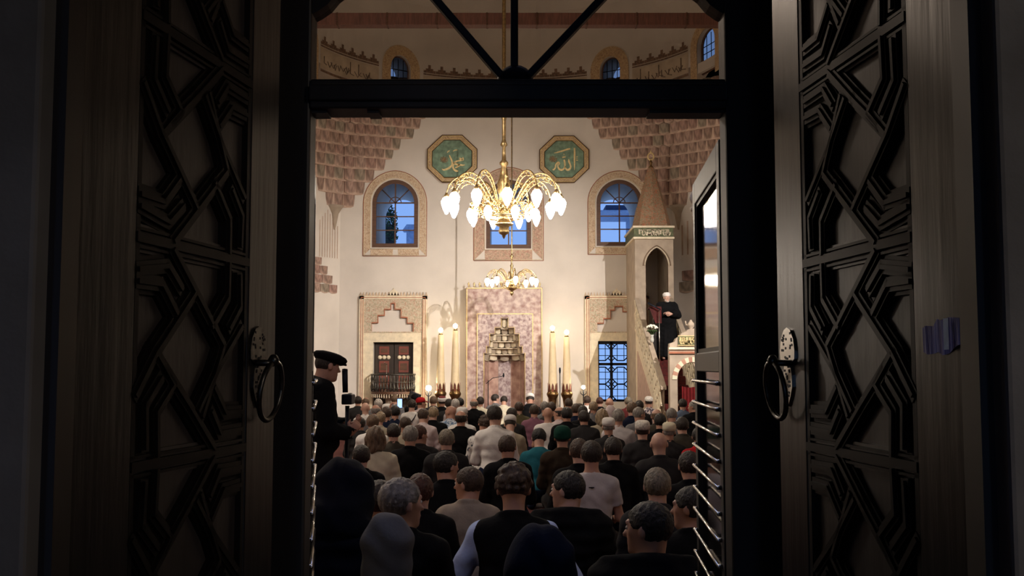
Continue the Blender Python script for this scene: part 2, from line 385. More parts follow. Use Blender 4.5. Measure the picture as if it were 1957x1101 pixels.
for a,b in segs:
    if b-a<.05: continue
    ring_strip(brd,a,b,ZB1-.72,ZB1-.66,crestm); ring_strip(brd,a,b,ZB1-.10,ZB1-.06,crestm)
    ring_strip(brd,a,b,ZB1-.64,ZB1-.12,bandm,.008)
    n=max(1,int((b-a)*RD/.34)); st=(b-a)/n
    for i in range(n):
        t=a+st*(i+.5)
        for k,(q,hh) in enumerate(((-.38,.07),(-.2,.12),(0,.22),(.2,.12),(.38,.07))):
            ring_strip(cre,t+st*(q-.11),t+st*(q+.11),ZB1-.04,ZB1-.04+hh,crestm,.014,1)
    rnd=random.Random(int(a*100))
    t=a+.03
    while t<b-.05:
        # upright and sweeping strokes of the written band
        z0=ZB1-.52+rnd.random()*.06; hgt=.12+.22*rnd.random(); wd=.03+.05*rnd.random()
        (xa,ya)=dp(t,RD-.02); (xb,yb)=dp(t+wd/RD*3,RD-.02)
        if rnd.random()<.45: pts=[(xa,ya,z0+hgt),(xa,ya,z0),(xb,yb,z0-.03)]
        else:
            (xm,ym)=dp(t+wd/RD*1.5,RD-.02); pts=[(xa,ya,z0+.09),(xm,ym,z0-.04),(xb,yb,z0+.10)]
        ins.tube(pts,.011,inscm,4)
        t+=.018+.014*rnd.random()
cre.build('cresting',drum); brd.build('band_border',drum); ins.build('inscription',drum,label='dark calligraphic inscription running round the drum',kind='stuff')
for i,h in enumerate(dw):
    # surround ring + window with leaded panes
    rs=MB(); n=16
    for k in range(n):
        def q(j,e): a=PI*j/n; return (h['t']-math.cos(a)*(h['hw']+e/RD), h['zs']+math.sin(a)*(h['zt']-h['zs']+e))
        (ta,za),(tb,zb)=q(k,0),q(k+1,0); (tc,zc),(td,zd)=q(k,.27),q(k+1,.27)
        L=[]
        for t,z in((ta,za),(tb,zb),(td,zd),(tc,zc)): x,y=dp(t,RD-.02); L.append((x,y,z))
        rs.add(L,[(0,1,2,3)],orn)
    for s in(-1,1):
        L=[]
        for t,z in((h['t']+s*h['hw'],h['zb']-.2),(h['t']+s*(h['hw']+.27/RD),h['zb']-.2),(h['t']+s*(h['hw']+.27/RD),h['zs']),(h['t']+s*h['hw'],h['zs'])): x,y=dp(t,RD-.02); L.append((x,y,z))
        rs.add(L,[(0,1,2,3)],orn)
    rs.build('painted_surround',drum)
    wr=struct('window_%d'%(5+i),(dp(h['t'])[0],dp(h['t'])[1],h['zb']))
    x0_,y0_=dp(h['t'],RD+.12); M=Matrix.Translation((x0_,y0_,0))@Matrix.Rotation(-h['t'],4,'Z')
    W_=h['hw']*RD; H=h['zt']-h['zs']
    f=MB(); 
    arc=[(-W_*math.cos(PI*k/12),h['zs']+H*math.sin(PI*k/12)) for k in range(13)]
    pts=[(-W_,h['zb'])]+arc+[(W_,h['zb'])]
    f.tube([M@Vector((x,0,z)) for x,z in pts+[pts[0]]],.035,brownwood,4); f.build('window_frame',wr)
    g=MB()
    for xx in(-W_/2,0,W_/2): g.tube([M@Vector((xx,0,h['zb'])),M@Vector((xx,0,h['zs']+H*.8))],.010,iron,4)
    for kk in range(4): zz=h['zb']+(h['zs']-h['zb'])*(kk+.6)/3.6; g.tube([M@Vector((-W_,0,zz)),M@Vector((W_,0,zz))],.012,iron,4)
    g.build('muntin',wr)
    p=MB(); p.add([M@Vector((x,.01,z)) for x,z in pts],[tuple(range(len(pts)))],solid_glass('window_glass',(.40,.43,.47,1),0,.004)); p.build('pane',wr)
# ---- tie beam under the dome arch
yb=20.6
b=MB(); b.box((-7.1,yb-.12,az(51,yb)),(7.1,yb+.12,az(28,yb)),redwood)
for x in np.linspace(-6.5,6.5,14): b.box((x-.02,yb-.13,az(51,yb)-.006),(x+.02,yb+.13,az(28,yb)+.006),brownwood)
b.build('trim_1',kind='structure',bevel=.01)
# ---- corner muqarnas squinches
def cell_mesh(wd,ht,dep,mi=pink,mr=pinkrim,name='niche_cell'):
    """a scooped niche: rim, hollow belly, scalloped lower lip; local X width, Y depth (front -Y), Z up"""
    c=MB(); nu,nv=6,4; g=[]
    def P(u,v,e=0):
        bul=math.sqrt(max(0,1-u*u*.97)); z=ht*(.02+.17*u*u*(1-v)**2+.98*v)
        return (u*wd*.485*(1-.04*(1-v)), dep*.55-dep*.75*bul*(.45+.55*v*(1.25-.5*v))-e, z)
    for j in range(nv+1):
        for i in range(nu+1): g.append(P(-1+2*i/nu,j/nv))
    c.add(g,[(j*(nu+1)+i,j*(nu+1)+i+1,(j+1)*(nu+1)+i+1,(j+1)*(nu+1)+i) for j in range(nv) for i in range(nu)],mi,True)
    # pale scalloped lip along the lower edge, and the underside
    lip=[P(-1+2*i/nu,0,.006) for i in range(nu+1)]; lip2=[P(-1+2*i/nu,.09,.006) for i in range(nu+1)]; bk=[(p[0],dep*.9,p[2]) for p in lip]
    c.add(lip+lip2+bk,[(i,i+1,nu+2+i,nu+1+i) for i in range(nu)]+[(i,2*nu+2+i,2*nu+3+i,i+1) for i in range(nu)],mr,True)
    for s in(-1,1): c.add([P(s,0),P(s,1),(s*wd*.49,dep*.9,ht),(s*wd*.49,dep*.9,0)],[(0,1,2,3)],mi)
    o=c.build(name); me=o.data; bpy.data.objects.remove(o); return me
pinks=[mat('muqarnas_tone_%d'%i,col,.9,var=.30,scale=13,stretch=(1,1,.22),bump=.4,bscale=30,col2=None) for i,col in enumerate([(.41,.27,.215,1),(.46,.305,.245,1),(.38,.255,.20,1),(.42,.26,.21,1),(.36,.29,.22,1),(.47,.32,.255,1)])]
CELLS=[cell_mesh(.285,.33,.16,mi=m) for m in pinks]
rowy=[397,373,349,326,305,287,266,247,228,208,190,172,158]
ak=[.43,.70,.95,1.25,1.46,1.66,2.02,2.20,2.36,2.50,2.68,2.90]
def squinch(side,name):
    s=-1 if side=='L' else 1
    xc=XL if s<0 else XR
    d=Vector((-1.75,-2.7)) if s<0 else Vector((2.05,-2.7)); d.normalize()
    root=struct(name,(xc,28,Z8(397)))
    rnd=random.Random(3+s)
    for k in range(len(ak)):
        z0,z1=Z8(rowy[k]),Z8(rowy[k+1]); a=ak[k]
        A=Vector((xc-s*a,28)); B=Vector((xc,28))+d*(a*1.25+.1)
        # tier core
        core=MB(); n=8; pts=[]
        ctr=Vector((xc,28))
        for i in range(n+1):
            t=i/n; p=A.lerp(B,t); bow=math.sin(PI*t)*a*.16; p=p+(ctr-p).normalized()*bow if (ctr-p).length>1e-6 else p; pts.append(p)
        # rim offset: core sits a little behind the cells
        q=[p+(ctr-p).normalized()*.13 if (ctr-p).length>.2 else p for p in pts]
        core.prism([(p.x,p.y,z0) for p in q]+[(xc,28,z0)],(0,0,z1-z0),pinkrim)
        tier=core.build('tier',root)
        L=sum((pts[i+1]-pts[i]).length for i in range(n)); m=max(1,round(L/.285))
        cum=[0]
        for i in range(n): cum.append(cum[-1]+(pts[i+1]-pts[i]).length)
        off=.5
        for j in range(m):
            tt=(j+off)/m*L
            i=max(i for i in range(n) if cum[i]<=tt+1e-9); f=(tt-cum[i])/(cum[i+1]-cum[i]); p=pts[i].lerp(pts[i+1],f); dv=(pts[i+1]-pts[i]).normalized()
            me=rnd.choice(CELLS); o=bpy.data.objects.new('niche_cell',me); C.objects.link(o); o.parent=tier
            o.location=(p.x-xc,p.y-28,z0-root.location.z)
            ang=math.atan2(dv.y,dv.x)
            # front must face the room centre
            nrm=Vector((math.sin(ang),-math.cos(ang)))
            if nrm.dot(Vector((0,20))-p)<0: ang+=PI
            o.rotation_euler=(0,0,ang); o.scale=(L/m/.285,1,(z1-z0)/.33)
    # hanging pendant under the lowest tier
    pd=MB(); p=Vector((xc-s*.02,28))+d*.25
    pd.lathe([(.02,-.62),(.06,-.42),(.10,-.2),(.20,-.05),(.26,.02)],stone_in,c=(p.x,p.y,Z8(397)),n=10); pd.build('pendant',root)
    return root
squinch('L','trim_2'); squinch('R','trim_3')
# striped painted piers and stepped corbels on the splayed walls
stripem=mat('pier_stripe',(.50,.36,.27,1),.9,var=.1)
def splay(side,t,off=0):
    if side=='L': return Vector((XL-1.75*t,28-2.7*t,0))+Vector((.84,-.54,0))*off
    return Vector((XR+2.05*t,28-2.7*t,0))+Vector((-.80,-.60,0))*off
for side,z1,z0,t0,t1 in(('L',Z8(405),Z8(495),.03,.27),('R',Z8(402),Z8(490),.10,.62)):
    m=MB(); n=9 if side=='R' else 8
    for i in range(n):
        ta=t0+(t1-t0)*i/n; tb=ta+(t1-t0)/n*.28
        A,B=splay(side,ta,.006),splay(side,tb,.006)
        m.add([(A.x,A.y,z0),(B.x,B.y,z0),(B.x,B.y,z1-.1*abs(i-n/2)),(A.x,A.y,z1-.1*abs(i-n/2))],[(0,1,2,3)],stripem)
    m.build('trim_%d'%(4 if side=='L' else 5),kind='structure')
for side,rows in(('L',[(563,546,.03,.33,3),(546,529,.09,.33,2),(529,512,.15,.33,2),(512,497,.22,.33,1)]),('R',[(562,541,.07,.75,4),(541,520,.10,.75,3),(520,497,.22,.75,3),(497,478,.38,.75,2),(478,462,.5,.75,1)])):
    r=struct('trim_%d'%(6 if side=='L' else 7),tuple(splay(side,0)+Vector((0,0,Z8(563)))))
    for (yb_,yt_,t0,t1,n) in rows:
        for i in range(n):
            ta=t0+(t1-t0)*i/n; tb=t0+(t1-t0)*(i+1)/n; A,B=splay(side,ta,.05),splay(side,tb,.05); p=(A+B)/2; L=(B-A).length
            o=bpy.data.objects.new('niche_cell',CELLS[(i+n)%6]); C.objects.link(o); o.parent=r; o['label']='pink carved niche block of the stepped corbel'
            z0,z1=Z8(yb_),Z8(yt_)
            o.location=p-r.location+Vector((0,0,z0)); dv=(B-A).normalized(); ang=math.atan2(dv.y,dv.x)
            nrm=Vector((math.sin(ang),-math.cos(ang)))
            if nrm.dot(Vector((0,20))-Vector((p.x,p.y)))<0: ang+=PI
            o.rotation_euler=(0,0,ang); o.scale=(L/.285,.45,(z1-z0)/.33)
# ---- far wall windows
glassm=solid_glass('window_glass',(.40,.43,.47,1),0,.004)
def arch_pts(h,e=0,n=20):
    r=h['w']/2+e; return [(h['cx']-r*math.cos(PI*i/n),h['zs']+(h['rise']+e)*max(0,(1-abs(math.cos(PI*i/n))**h['p']))**.5) for i in range(n+1)]
def frame_ring(mb,inner,outer,Y,d,m):
    n=len(inner)
    vs=[(x,Y,z) for x,z in inner]+[(x,Y,z) for x,z in outer]+[(x,Y+d,z) for x,z in inner]+[(x,Y+d,z) for x,z in outer]
    fs=[]
    for i in range(n-1): fs+= [(i,i+1,n+i+1,n+i),(2*n+i,3*n+i,3*n+i+1,2*n+i+1),(i,2*n+i,2*n+i+1,i+1),(n+i,n+i+1,3*n+i+1,3*n+i)]
    mb.add(vs,fs,m)
fl_a=flower('painted_scroll_ochre',(.58,.43,.29,1),(.36,.22,.14,1),(.68,.58,.44,1),9)
fl_b=flower('painted_scroll_rose',(.55,.38,.28,1),(.36,.17,.13,1),(.30,.26,.18,1),8)
fl_c=flower('painted_scroll_sage',(.58,.50,.38,1),(.32,.30,.20,1),(.50,.28,.20,1),8)
for wi,h in enumerate(WIN):
    r=struct('window_%d'%(wi+1),(h['cx'],YW,h['zb']))
    ow=arch_pts(h,0); iw=arch_pts(h,-.11)
    A=[(ow[0][0],h['zb'])]+ow+[(ow[-1][0],h['zb'])]; B=[(iw[0][0],h['zb']+.11)]+iw+[(iw[-1][0],h['zb']+.11)]
    f=MB(); frame_ring(f,B+[B[0]],A+[A[0]],YW+.02,.09,brownwood); f.build('window_frame',r)
    rr=h['w']/2-.1; g=MB(); cx=h['cx']; zs=h['zs']
    g.box((cx-.017,YW+.04,h['zb']+.1),(cx+.017,YW+.08,zs+rr),brownwood)
    g.box((cx-rr,YW+.04,zs-.017),(cx+rr,YW+.08,zs+.017),brownwood)
    nrow=3
    for k in range(1,nrow): zz=h['zb']+.1+(zs-h['zb']-.1)*k/nrow; g.box((cx-rr,YW+.045,zz-.014),(cx+rr,YW+.075,zz+.014),brownwood)
    for a in(.25,.5,.75):
        if a!=.5: g.tube([(cx,YW+.06,zs),(cx+rr*1.0*math.cos(PI*a),YW+.06,zs+rr*math.sin(PI*a))],.014,brownwood,4)
    g.tube([(cx+.16*math.cos(PI*k/8),YW+.06,zs+.16*math.sin(PI*k/8)) for k in range(9)],.012,brownwood,4)
    g.build('muntin',r)
    p=MB(); p.add([(x,YW+.065,z) for x,z in B],[tuple(range(len(B)))],glassm); p.build('pane',r)
    # painted surround: arched band + base band with a gap
    e0,e1=.03,.235
    if wi==1: e1=.33
    sdm=fl_a if wi!=1 else fl_b
    su=MB(); io=arch_pts(h,e0); oo=arch_pts(h,e1)
    A=[(io[0][0],h['zb']-e0)]+io+[(io[-1][0],h['zb']-e0)]; B=[(oo[0][0],h['zb']-e1)]+oo+[(oo[-1][0],h['zb']-e1)]
    frame_ring(su,A,B,YW-.012,.012,sdm)
    z0,z1=h['zb']-e1,h['zb']-e0
    gap=.07 if wi==0 else 0
    if gap:
        su.box((A[0][0]-.001,YW-.012,z0),(cx+.02-gap,YW,z1),sdm); su.box((cx+.02+gap,YW-.012,z0),(A[-1][0],YW,z1),sdm)
    else: su.box((A[0][0],YW-.012,z0),(A[-1][0],YW,z1),sdm)
    so=su.build('painted_surround',r)
    ln=MB()
    for e,m_ in((e1,redline),(e1-.025,cream),(e0+.012,cream)):
        pt=arch_pts(h,e); pt=[(pt[0][0],h['zb']-e)]+pt+[(pt[-1][0],h['zb']-e)]
        ln.tube([(x,YW-.016,z) for x,z in pt+[pt[0]]],.009,m_,4)
    ln.build('border_line',r)
# ---- lower right window with iron grille of octagons
h=GR; r=struct('window_4',(h['cx'],YW,h['zb'])); x0,x1=h['cx']-h['w']/2,h['cx']+h['w']/2
f=MB(); f.box((x0,YW+.05,h['zb']),(x0+.035,YW+.15,h['zt']),iron); f.box((x1-.05,YW+.05,h['zb']),(x1,YW+.15,h['zt']),iron); f.box((x0,YW+.05,h['zt']-.08),(x1,YW+.15,h['zt']),iron)
zm=Z8(696); f.box((x0,YW+.05,zm-.035),(x1,YW+.15,zm+.035),iron); xm=X8(1169,700); f.box((xm-.03,YW+.05,h['zb']),(xm+.03,YW+.15,h['zt']),iron); f.build('window_frame',r)
g=MB(); ya=YW+.2
pw=xm-x0-.03; cellw=.40
cxs=[xm-.24,xm+.26]; czs=[Z8(673),Z8(718),Z8(751)]
for ci,cxx in enumerate(cxs):
    for czz in czs:
        rr=.225; o8=[(cxx+rr*1.08*math.cos(PI/8+k*PI/4),ya,czz+rr*1.08*math.sin(PI/8+k*PI/4)) for k in range(9)]
        g.tube(o8,.016,iron,4)
        for kx in(-.09,.09): g.tube([(cxx+kx,ya,czz-.22),(cxx+kx,ya,czz+.22)],.009,iron,4)
        for kz in(-.09,.09): g.tube([(cxx-.22,ya,czz+kz),(cxx+.22,ya,czz+kz)],.009,iron,4)
        for sx_ in(-1,1):
            for sz in(-1,1): g.tube([(cxx+sx_*.16,ya,czz+sz*.16),(cxx+sx_*.26,ya,czz+sz*.26)],.014,iron,4)
g.build('iron_grille',r)
p=MB(); p.add([(x0,YW+.12,h['zb']),(x1,YW+.12,h['zb']),(x1,YW+.12,h['zt']),(x0,YW+.12,h['zt'])],[(0,1,2,3)],glassm); p.build('pane',r)
# ---- stone frames with stepped arches, left door and right window
plasterpink=mat('plaster_recess',(.74,.60,.50,1),.9,var=.04,scale=2)
def stone_frame(name,pl,pr,steps,ht,hole,zb_px):
    r=struct(name,((X8(pl,660)+X8(pr,660))/2,YW,Z8(562)))
    zt=Z8(566); a,b=X8(pl,660),X8(pr,660)
    m=MB(); st=[(X8(u,600),X8(v,600),Z8(w_)) for u,v,w_ in steps]
    hh=dict(k='steps',cx=(st[0][0]+st[-1][1])/2,w=st[-1][1]-st[0][0],zb=Z8(634),st=st)
    pierced(m,a+.12,b-.12,Z8(636),Z8(572),YW-.07,[hh],fl_c,.07,redline); m.build('stepped_arch_panel',r)
    m=MB(); prev=None  # red-brown shadow along the step edges, drawn as strips
    for u,v,z in st:
        m.box((u,YW-.085,z-.0),(v,YW-.0,z+.03),redline)
        if prev is not None and prev!=z: m.box((u-.008,YW-.08,min(prev,z)),(u+.010,YW-.0,max(prev,z)+.03),redline)
        prev=z
    m.box((st[-1][1]-.015,YW-.085,Z8(634)),(st[-1][1]+.008,YW,st[-1][2]+.03),redline); m.build('stepped_shadow',r,label='dark red edge shadow drawn along the steps')
    m=MB(); x0,x1=hole['cx']-hole['w']/2,hole['cx']+hole['w']/2
    # smooth stone frame around the opening
    m.box((a+.12,YW-.05,0),(x0-.0,YW,Z8(636)),cream); m.box((x1,YW-.05,0),(b-.12,YW,Z8(636)),cream); m.box((x0,YW-.05,hole['zt']),(x1,YW,Z8(636)),cream)
    m.build('stone_architrave',r)
    m=MB(); 
    m.box((a,YW-.10,0),(a+.12,YW,zt),cream); m.box((b-.12,YW-.10,0),(b,YW,zt),cream); m.box((a,YW-.10,Z8(572)),(b,YW,zt),cream)
    for e in(.045,.10):
        m.box((a+e-.008,YW-.108,0),(a+e+.008,YW-.10,zt-e),redline); m.box((b-e-.008,YW-.108,0),(b-e+.008,YW-.10,zt-e),redline)
    m.box((a+.04,YW-.108,zt-.05),(b-.04,YW-.10,zt-.035),redline); m.build('moulded_frame',r)
    m=MB(); n=22
    for i in range(n):
        x=a-.02+(b-a+.04)*(i+.5)/n; w_=(b-a)/n*.42
        m.prism([(x-w_,YW-.03,zt),(x+w_,YW-.03,zt),(x+w_*.6,YW-.03,zt+.05),(x,YW-.03,zt+.11),(x-w_*.6,YW-.03,zt+.05)],(0,.03,0),mat('crest_fleurons',(.62,.48,.34,1),.85))
    c0=(a+b)/2
    m.prism([(c0-.14,YW-.03,zt+.02),(c0+.14,YW-.03,zt+.02),(c0+.11,YW-.03,zt+.12),(c0+.04,YW-.03,zt+.15),(c0,YW-.03,zt+.22),(c0-.04,YW-.03,zt+.15),(c0-.11,YW-.03,zt+.12)],(0,.03,0),cream)
    m.build('cresting',r)
stone_frame('trim_8',687,816,[(711,722.6,618),(722.6,735,604),(735,747,592.5),(747,755,581),(755,767,592.5),(767,779,608),(779,791,619)],0,DR,790)
stone_frame('trim_9',1118,1240,[(1141,1153,619),(1153,1166,610),(1166,1174,594),(1174,1190,587),(1190,1201,597),(1201,1215,609)],0,GR,768)
# ---- shutters
h=DR; x0,x1=h['cx']-h['w']/2,h['cx']+h['w']/2; xm=h['cx']
for s in(-1,1):
    d=struct('door_%d'%(1 if s<0 else 2),((xm+s*h['w']/4),YW+.2,h['zb']))
    a,b=(x0+.02,xm-.008) if s<0 else (xm+.008,x1-.02)
    m=MB(); m.box((a,YW+.18,h['zb']),(b,YW+.24,h['zt']-.03),mat('dark_shutter_wood',(.030,.018,.012,1),.5,var=.2)); m.build('shutter_board',d,bevel=.006)
    c=(a+b)/2
    for (t,bo) in((662,678),(690,712),(718,760)):
        m=MB(); z1,z0=Z8(t),Z8(bo); w_=.155
        m.box((c-w_*.86,YW+.155,z0),(c+w_*.86,YW+.18,z1),mat('red_shutter_paint',(.19,.045,.03,1),.6,var=.15)); m.box((c-w_*.6,YW+.15,z0+.06),(c+w_*.6,YW+.158,z1-.06),brownwood); m.build('shutter_panel',d,bevel=.005)
    m=MB()
    for k in(-1,0,1):
        m.lathe([(.055,0),(.055,.02),(.02,.035)],cream,c=(0,0,0),n=10,M=Matrix.Translation((c+k*.115,YW+.18,Z8(683)))@Matrix.Rotation(PI/2,4,'X'))
    m.build('rosette',d)
# ---- mihrab
m0=at(890,660,27.72).x; m1=at(1037,660,27.72).x; mt=az(549,27.72); YM=27.70
mih=struct('trim_10',((m0+m1)/2,YM,0))
XM=lambda px,py=650: at(px,py,YM).x; ZM=lambda py: az(py,YM)
st=[(925,930,676),(930,936,663),(936,946,639),(946,958,627),(958,971,609),(971,983,627),(983,992,639),(992,998,663),(998,1003,676)]
st=[(XM(a),XM(b),ZM(c)) for a,b,c in st]
nh=dict(k='steps',cx=(st[0][0]+st[-1][1])/2,w=st[-1][1]-st[0][0],zb=.0,st=st)
m=MB(); pierced(m,m0,m1,0,mt,YM,[nh],marble,.30,stone_in); m.build('marble_slab',mih)
# inner framed field, proud by 2 cm
i0,i1=XM(912),XM(1018); it=ZM(600)
m=MB(); pierced(m,i0,i1,0,it,YM-.03,[nh],marble2,.03,stone_in); m.build('inner_marble_field',mih)
m=MB(); g_=.012
for (a,b,t) in((i0,i1,it),(m0+.03,m1-.02,mt-.03)):
    m.box((a-g_,YM-.045,0),(a+g_,YM-.028,t),gold); m.box((b-g_,YM-.045,0),(b+g_,YM-.028,t),gold); m.box((a,YM-.045,t-g_),(b,YM-.028,t+g_),gold)
# gilt outline following the steps
pts=[(st[0][0],ZM(768))]
for a,b,z in st: pts+=[(a,z+.02),(b,z+.02)]
pts.append((st[-1][1],ZM(768)))
m.tube([(x,YM-.04,z) for x,z in pts],.012,gold,4); m.build('gilt_line',mih)
m=MB(); n=14
for i in range(n):
    x=m0+(m1-m0)*(i+.5)/n
    m.lathe([(.0,0),(.028,.02),(.012,.05),(.034,.085),(.012,.12),(0,.15)],gold,c=(x,YM+.05,mt),n=8)
m.build('crest_finials',mih)
# niche: five marble facets
cx=nh['cx']; R_=nh['w']/2; zt=ZM(690)
for k in range(5):
    a0=PI+PI*k/5; a1=PI+PI*(k+1)/5
    p0=(cx+R_*math.cos(a0),YM+.30-R_*math.sin(a0)*.85); p1=(cx+R_*math.cos(a1),YM+.30-R_*math.sin(a1)*.85)
    m=MB(); q=.004
    m.add([(p0[0]+q,p0[1],0),(p1[0]-q,p1[1],0),(p1[0]-q,p1[1],zt),(p0[0]+q,p0[1],zt)],[(0,1,2,3)],marble3 if k!=2 else marble2); m.build('niche_facet',mih)
m=MB()
vs=[(cx+R_*1.02*math.cos(PI+PI*k/10),YM+.30-R_*1.02*math.sin(PI+PI*k/10)*.85) for k in range(11)]
m.add([(x,y,0) for x,y in vs]+[(x,y,it) for x,y in vs],[(i,i+1,i+12,i+11) for i in range(10)],stone_in)
m.add([(x,y,it) for x,y in vs],[tuple(range(11))],stone_in)
m.build('niche_shell',mih)
# hood tiers of small cells stepping inwards
MC=[cell_mesh(.16,.25,.10,stone_in,cream),cell_mesh(.16,.25,.10,cream,stone_in)]
tiers=[(690,677,5,.98),(677,665,9,.90),(665,652,8,.84),(652,639,7,.66),(639,627,5,.56),(627,609,3,.26)]
for ti,(pb,pt,n,fr) in enumerate(tiers):
    z0,z1=ZM(pb),ZM(pt); rr=R_*fr; yo=YM+.03+.05*(5-ti)
    tr=MB(); vs=[(cx+rr*1.03*math.cos(PI+PI*k/8),yo+.10-rr*math.sin(PI+PI*k/8)*.55) for k in range(9)]
    tr.prism([(x,y,z1-.02) for x,y in vs],(0,0,.02),cream); t_=tr.build('hood_tier',mih,loc=(cx,YM,z0))
    for j in range(n):
        a=PI+PI*(j+.5)/n; x=cx+rr*math.cos(a)*.88; y=yo-rr*math.sin(a)*.50
        o=bpy.data.objects.new('niche_cell',MC[j%2]); C.objects.link(o); o.parent=t_
        dx=(rr*PI/n*.90)/.16
        o.location=(x-cx,y-YM,0); o.rotation_euler=(0,0,-(a-1.5*PI)*.8); o.scale=(min(dx,1.45),.9,(z1-z0)/.25)
m=MB(); m.box((XM(957),YM+.16,ZM(629)),(XM(972),YM+.2,ZM(607)),cream); m.build('hood_plug',mih)  # cream plate added to lighten the black slot at the top
# ---- medallions
def medallion(cxp,cyp,wpx,hpx,label,strokes,orgx,orgy,scl,rose):
    c=at(cxp,cyp,YW); Wd=wpx/2/FPX*YW; Hh=hpx/2/FPX*YW
    t=thing('calligraphy_medallion',(c.x,YW-.08,c.z),label,'medallion','octagonal medallions on the qibla wall')
    def octo(e,k=.40): 
        a,b=Wd-e,Hh-e; ka,kb=a*k,b*k
        return [(-ka,-b),(ka,-b),(a,-kb),(a,kb),(ka,b),(-ka,b),(-a,kb),(-a,-kb)]
    P=lambda L,y:[(c.x+x,y,c.z+z) for x,z in L]
    m=MB(); m.prism(P(octo(.12),YW-.05),(0,.05,0),green); m.build('green_field',t)
    m=MB(); A=octo(.135);B=octo(.0); frame_ring(m,[(c.x+x,c.z+z) for x,z in A+[A[0]]],[(c.x+x,c.z+z) for x,z in B+[B[0]]],YW-.09,.09,orn); m.build('ornamented_frame',t)
    m=MB()
    for e,mm,rr in((.0,brownwood,.012),(.022,gold,.011),(.115,gold,.011),(.135,brownwood,.009)):
        L=octo(e); m.tube(P(L+[L[0]],YW-.095),rr,mm,4)
    m.build('frame_bead',t)
    m=MB()
    for pts,ws in strokes:
        q=[(lambda v:(v.x,v.z))(at(orgx+x/scl,orgy+y/scl,YW)) for x,y in pts]
        stroke(m,q,[w_*1.25*YW/FPX/scl for w_ in ws] if hasattr(ws,'__len__') else ws*YW/FPX/scl,YW-.068,gold,.018)
    m.build('lettering',t,label='gilt Arabic lettering'); 
    m=MB(); v=at(orgx+rose[0]/scl,orgy+rose[1]/scl,YW)
    for k in range(9):
        a=2*PI*k/9; rr=.11; m.tube([(v.x,YW-.06,v.z),(v.x+rr*.6*math.cos(a),YW-.066,v.z+rr*.6*math.sin(a)),(v.x+rr*math.cos(a+.35),YW-.06,v.z+rr*math.sin(a+.35)*.8)],.012,mat('rose_paint',(.38,.24,.13,1),.8),4)
    m.build('painted_flower',t)
# strokes traced in the 10x crops of the two medallions
muh=[([(790,660),(740,668),(690,662),(640,700),(600,715)],[4,12,14,12,6]),
     ([(745,515),(750,560),(700,575),(640,590),(590,615),(560,650)],[8,14,12,12,12,8]),
     ([(745,560),(700,540),(680,530)],[12,14,6]),
     ([(560,620),(600,640),(650,655),(690,662)],[6,12,14,10]),
     ([(575,655),(560,700),(580,745),(620,775),(660,780)],[8,12,14,16,8]),
     ([(490,470),(505,510),(530,560),(545,620),(535,670),(490,715),(430,745),(380,755),(350,735)],[6,12,12,12,12,15,15,11,4]),
     ([(450,430),(470,400),(500,390)],[5,8,4]),([(560,400),(600,380),(650,375)],[5,8,4])]
all_=[([(765,330),(768,440),(765,560),(766,660),(764,770)],[12,14,13,10,3]),
     ([(650,550),(658,600),(680,660),(690,710),(660,755),(620,762),(590,735),(575,690)],[6,15,11,12,16,16,12,7]),
     ([(560,560),(572,620),(575,690),(555,740),(510,765),(465,750),(440,705),(430,660)],[12,14,11,12,16,15,11,6]),
     ([(430,660),(445,615),(420,625),(395,665),(385,720),(355,760),(330,750)],[6,12,10,10,12,12,4]),
     ([(450,600),(470,640),(440,680)],[5,8,5]),
     ([(680,345),(600,365),(520,390),(430,415),(360,430)],[12,13,12,10,3]),
     ([(525,505),(540,520),(555,500),(570,515),(585,495)],[6,9,6,9,6]),
     ([(560,470),(555,440)],[6,4]),([(800,510),(830,500)],[8,4]),([(800,570),(835,575)],[8,4]),([(800,540),(825,540)],[5,4])]
medallion(864.5,304.5,96,92,'octagonal green medallion with gilt name, left of the big chandelier',muh,810,250,10.01,(390,560))
medallion(1078,305.5,95,91,'octagonal green medallion with one tall upright letter, right of the big chandelier',all_,1024,252,10.389,(340,550))
# ================================================= MINBAR (pulpit)
YT=26.0
mx0,mx1=3.07,4.03; PZ=2.12; Y0s=21.5
mbr=thing('pulpit',((mx0+mx1)/2,24,0),'tall carved stone pulpit with conical canopy, railed stair and arched gate at the right wall','pulpit')
zc0,zc1=az(457,YT),az(432,YT)
def pt_arch(cx,wd,zs,rise): return dict(k='arch',cx=cx,w=wd,zb=0,zs=zs,rise=rise,p=1.25)
m=MB(); A0,A1=at(1234,520,YT).x,at(1277,520,YT).x
ho=dict(k='arch',cx=(A0+A1)/2,w=A1-A0,zb=PZ,zs=az(508,YT),rise=az(474,YT)-az(508,YT),p=1.35)
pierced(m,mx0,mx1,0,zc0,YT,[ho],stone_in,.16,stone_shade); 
m.build('tower_front',mbr)
m=MB(); m.box((mx0,YT+.16,0),(mx0+.12,YW,zc0),stone_in); m.build('tower_side_wall',mbr)
m=MB(); m.box((mx1-.12,YT+.16,0),(mx1,YW,zc0),stone_in); m.build('tower_side_wall',mbr)
m=MB(); 
for s_ in (0,1): m.tube([(x,YT-.012+.0*s_,z) for x,z in arch_pts(ho,.02+.04*s_)],.012,stone_shade if s_ else cream,4)
m.build('arch_moulding',mbr)
m=MB(); m.box((mx0+.12,YT+.16,PZ-.12),(mx1-.12,YW,PZ),stone_in); m.build('platform',mbr)
cxm=(mx0+mx1)/2; cym=YT+.62
m=MB(); e=.0
m.box((mx0-.04,YT-.06,zc0),(mx1+.02,YW-.0,zc0+.05),cream); m.box((mx0-.02,YT-.03,zc0+.05),(mx1,YW,zc1-.05),greenband); m.box((mx0-.05,YT-.07,zc1-.05),(mx1+.03,YW,zc1),cream); m.build('cornice',mbr)
m=MB(); rnd=random.Random(5)
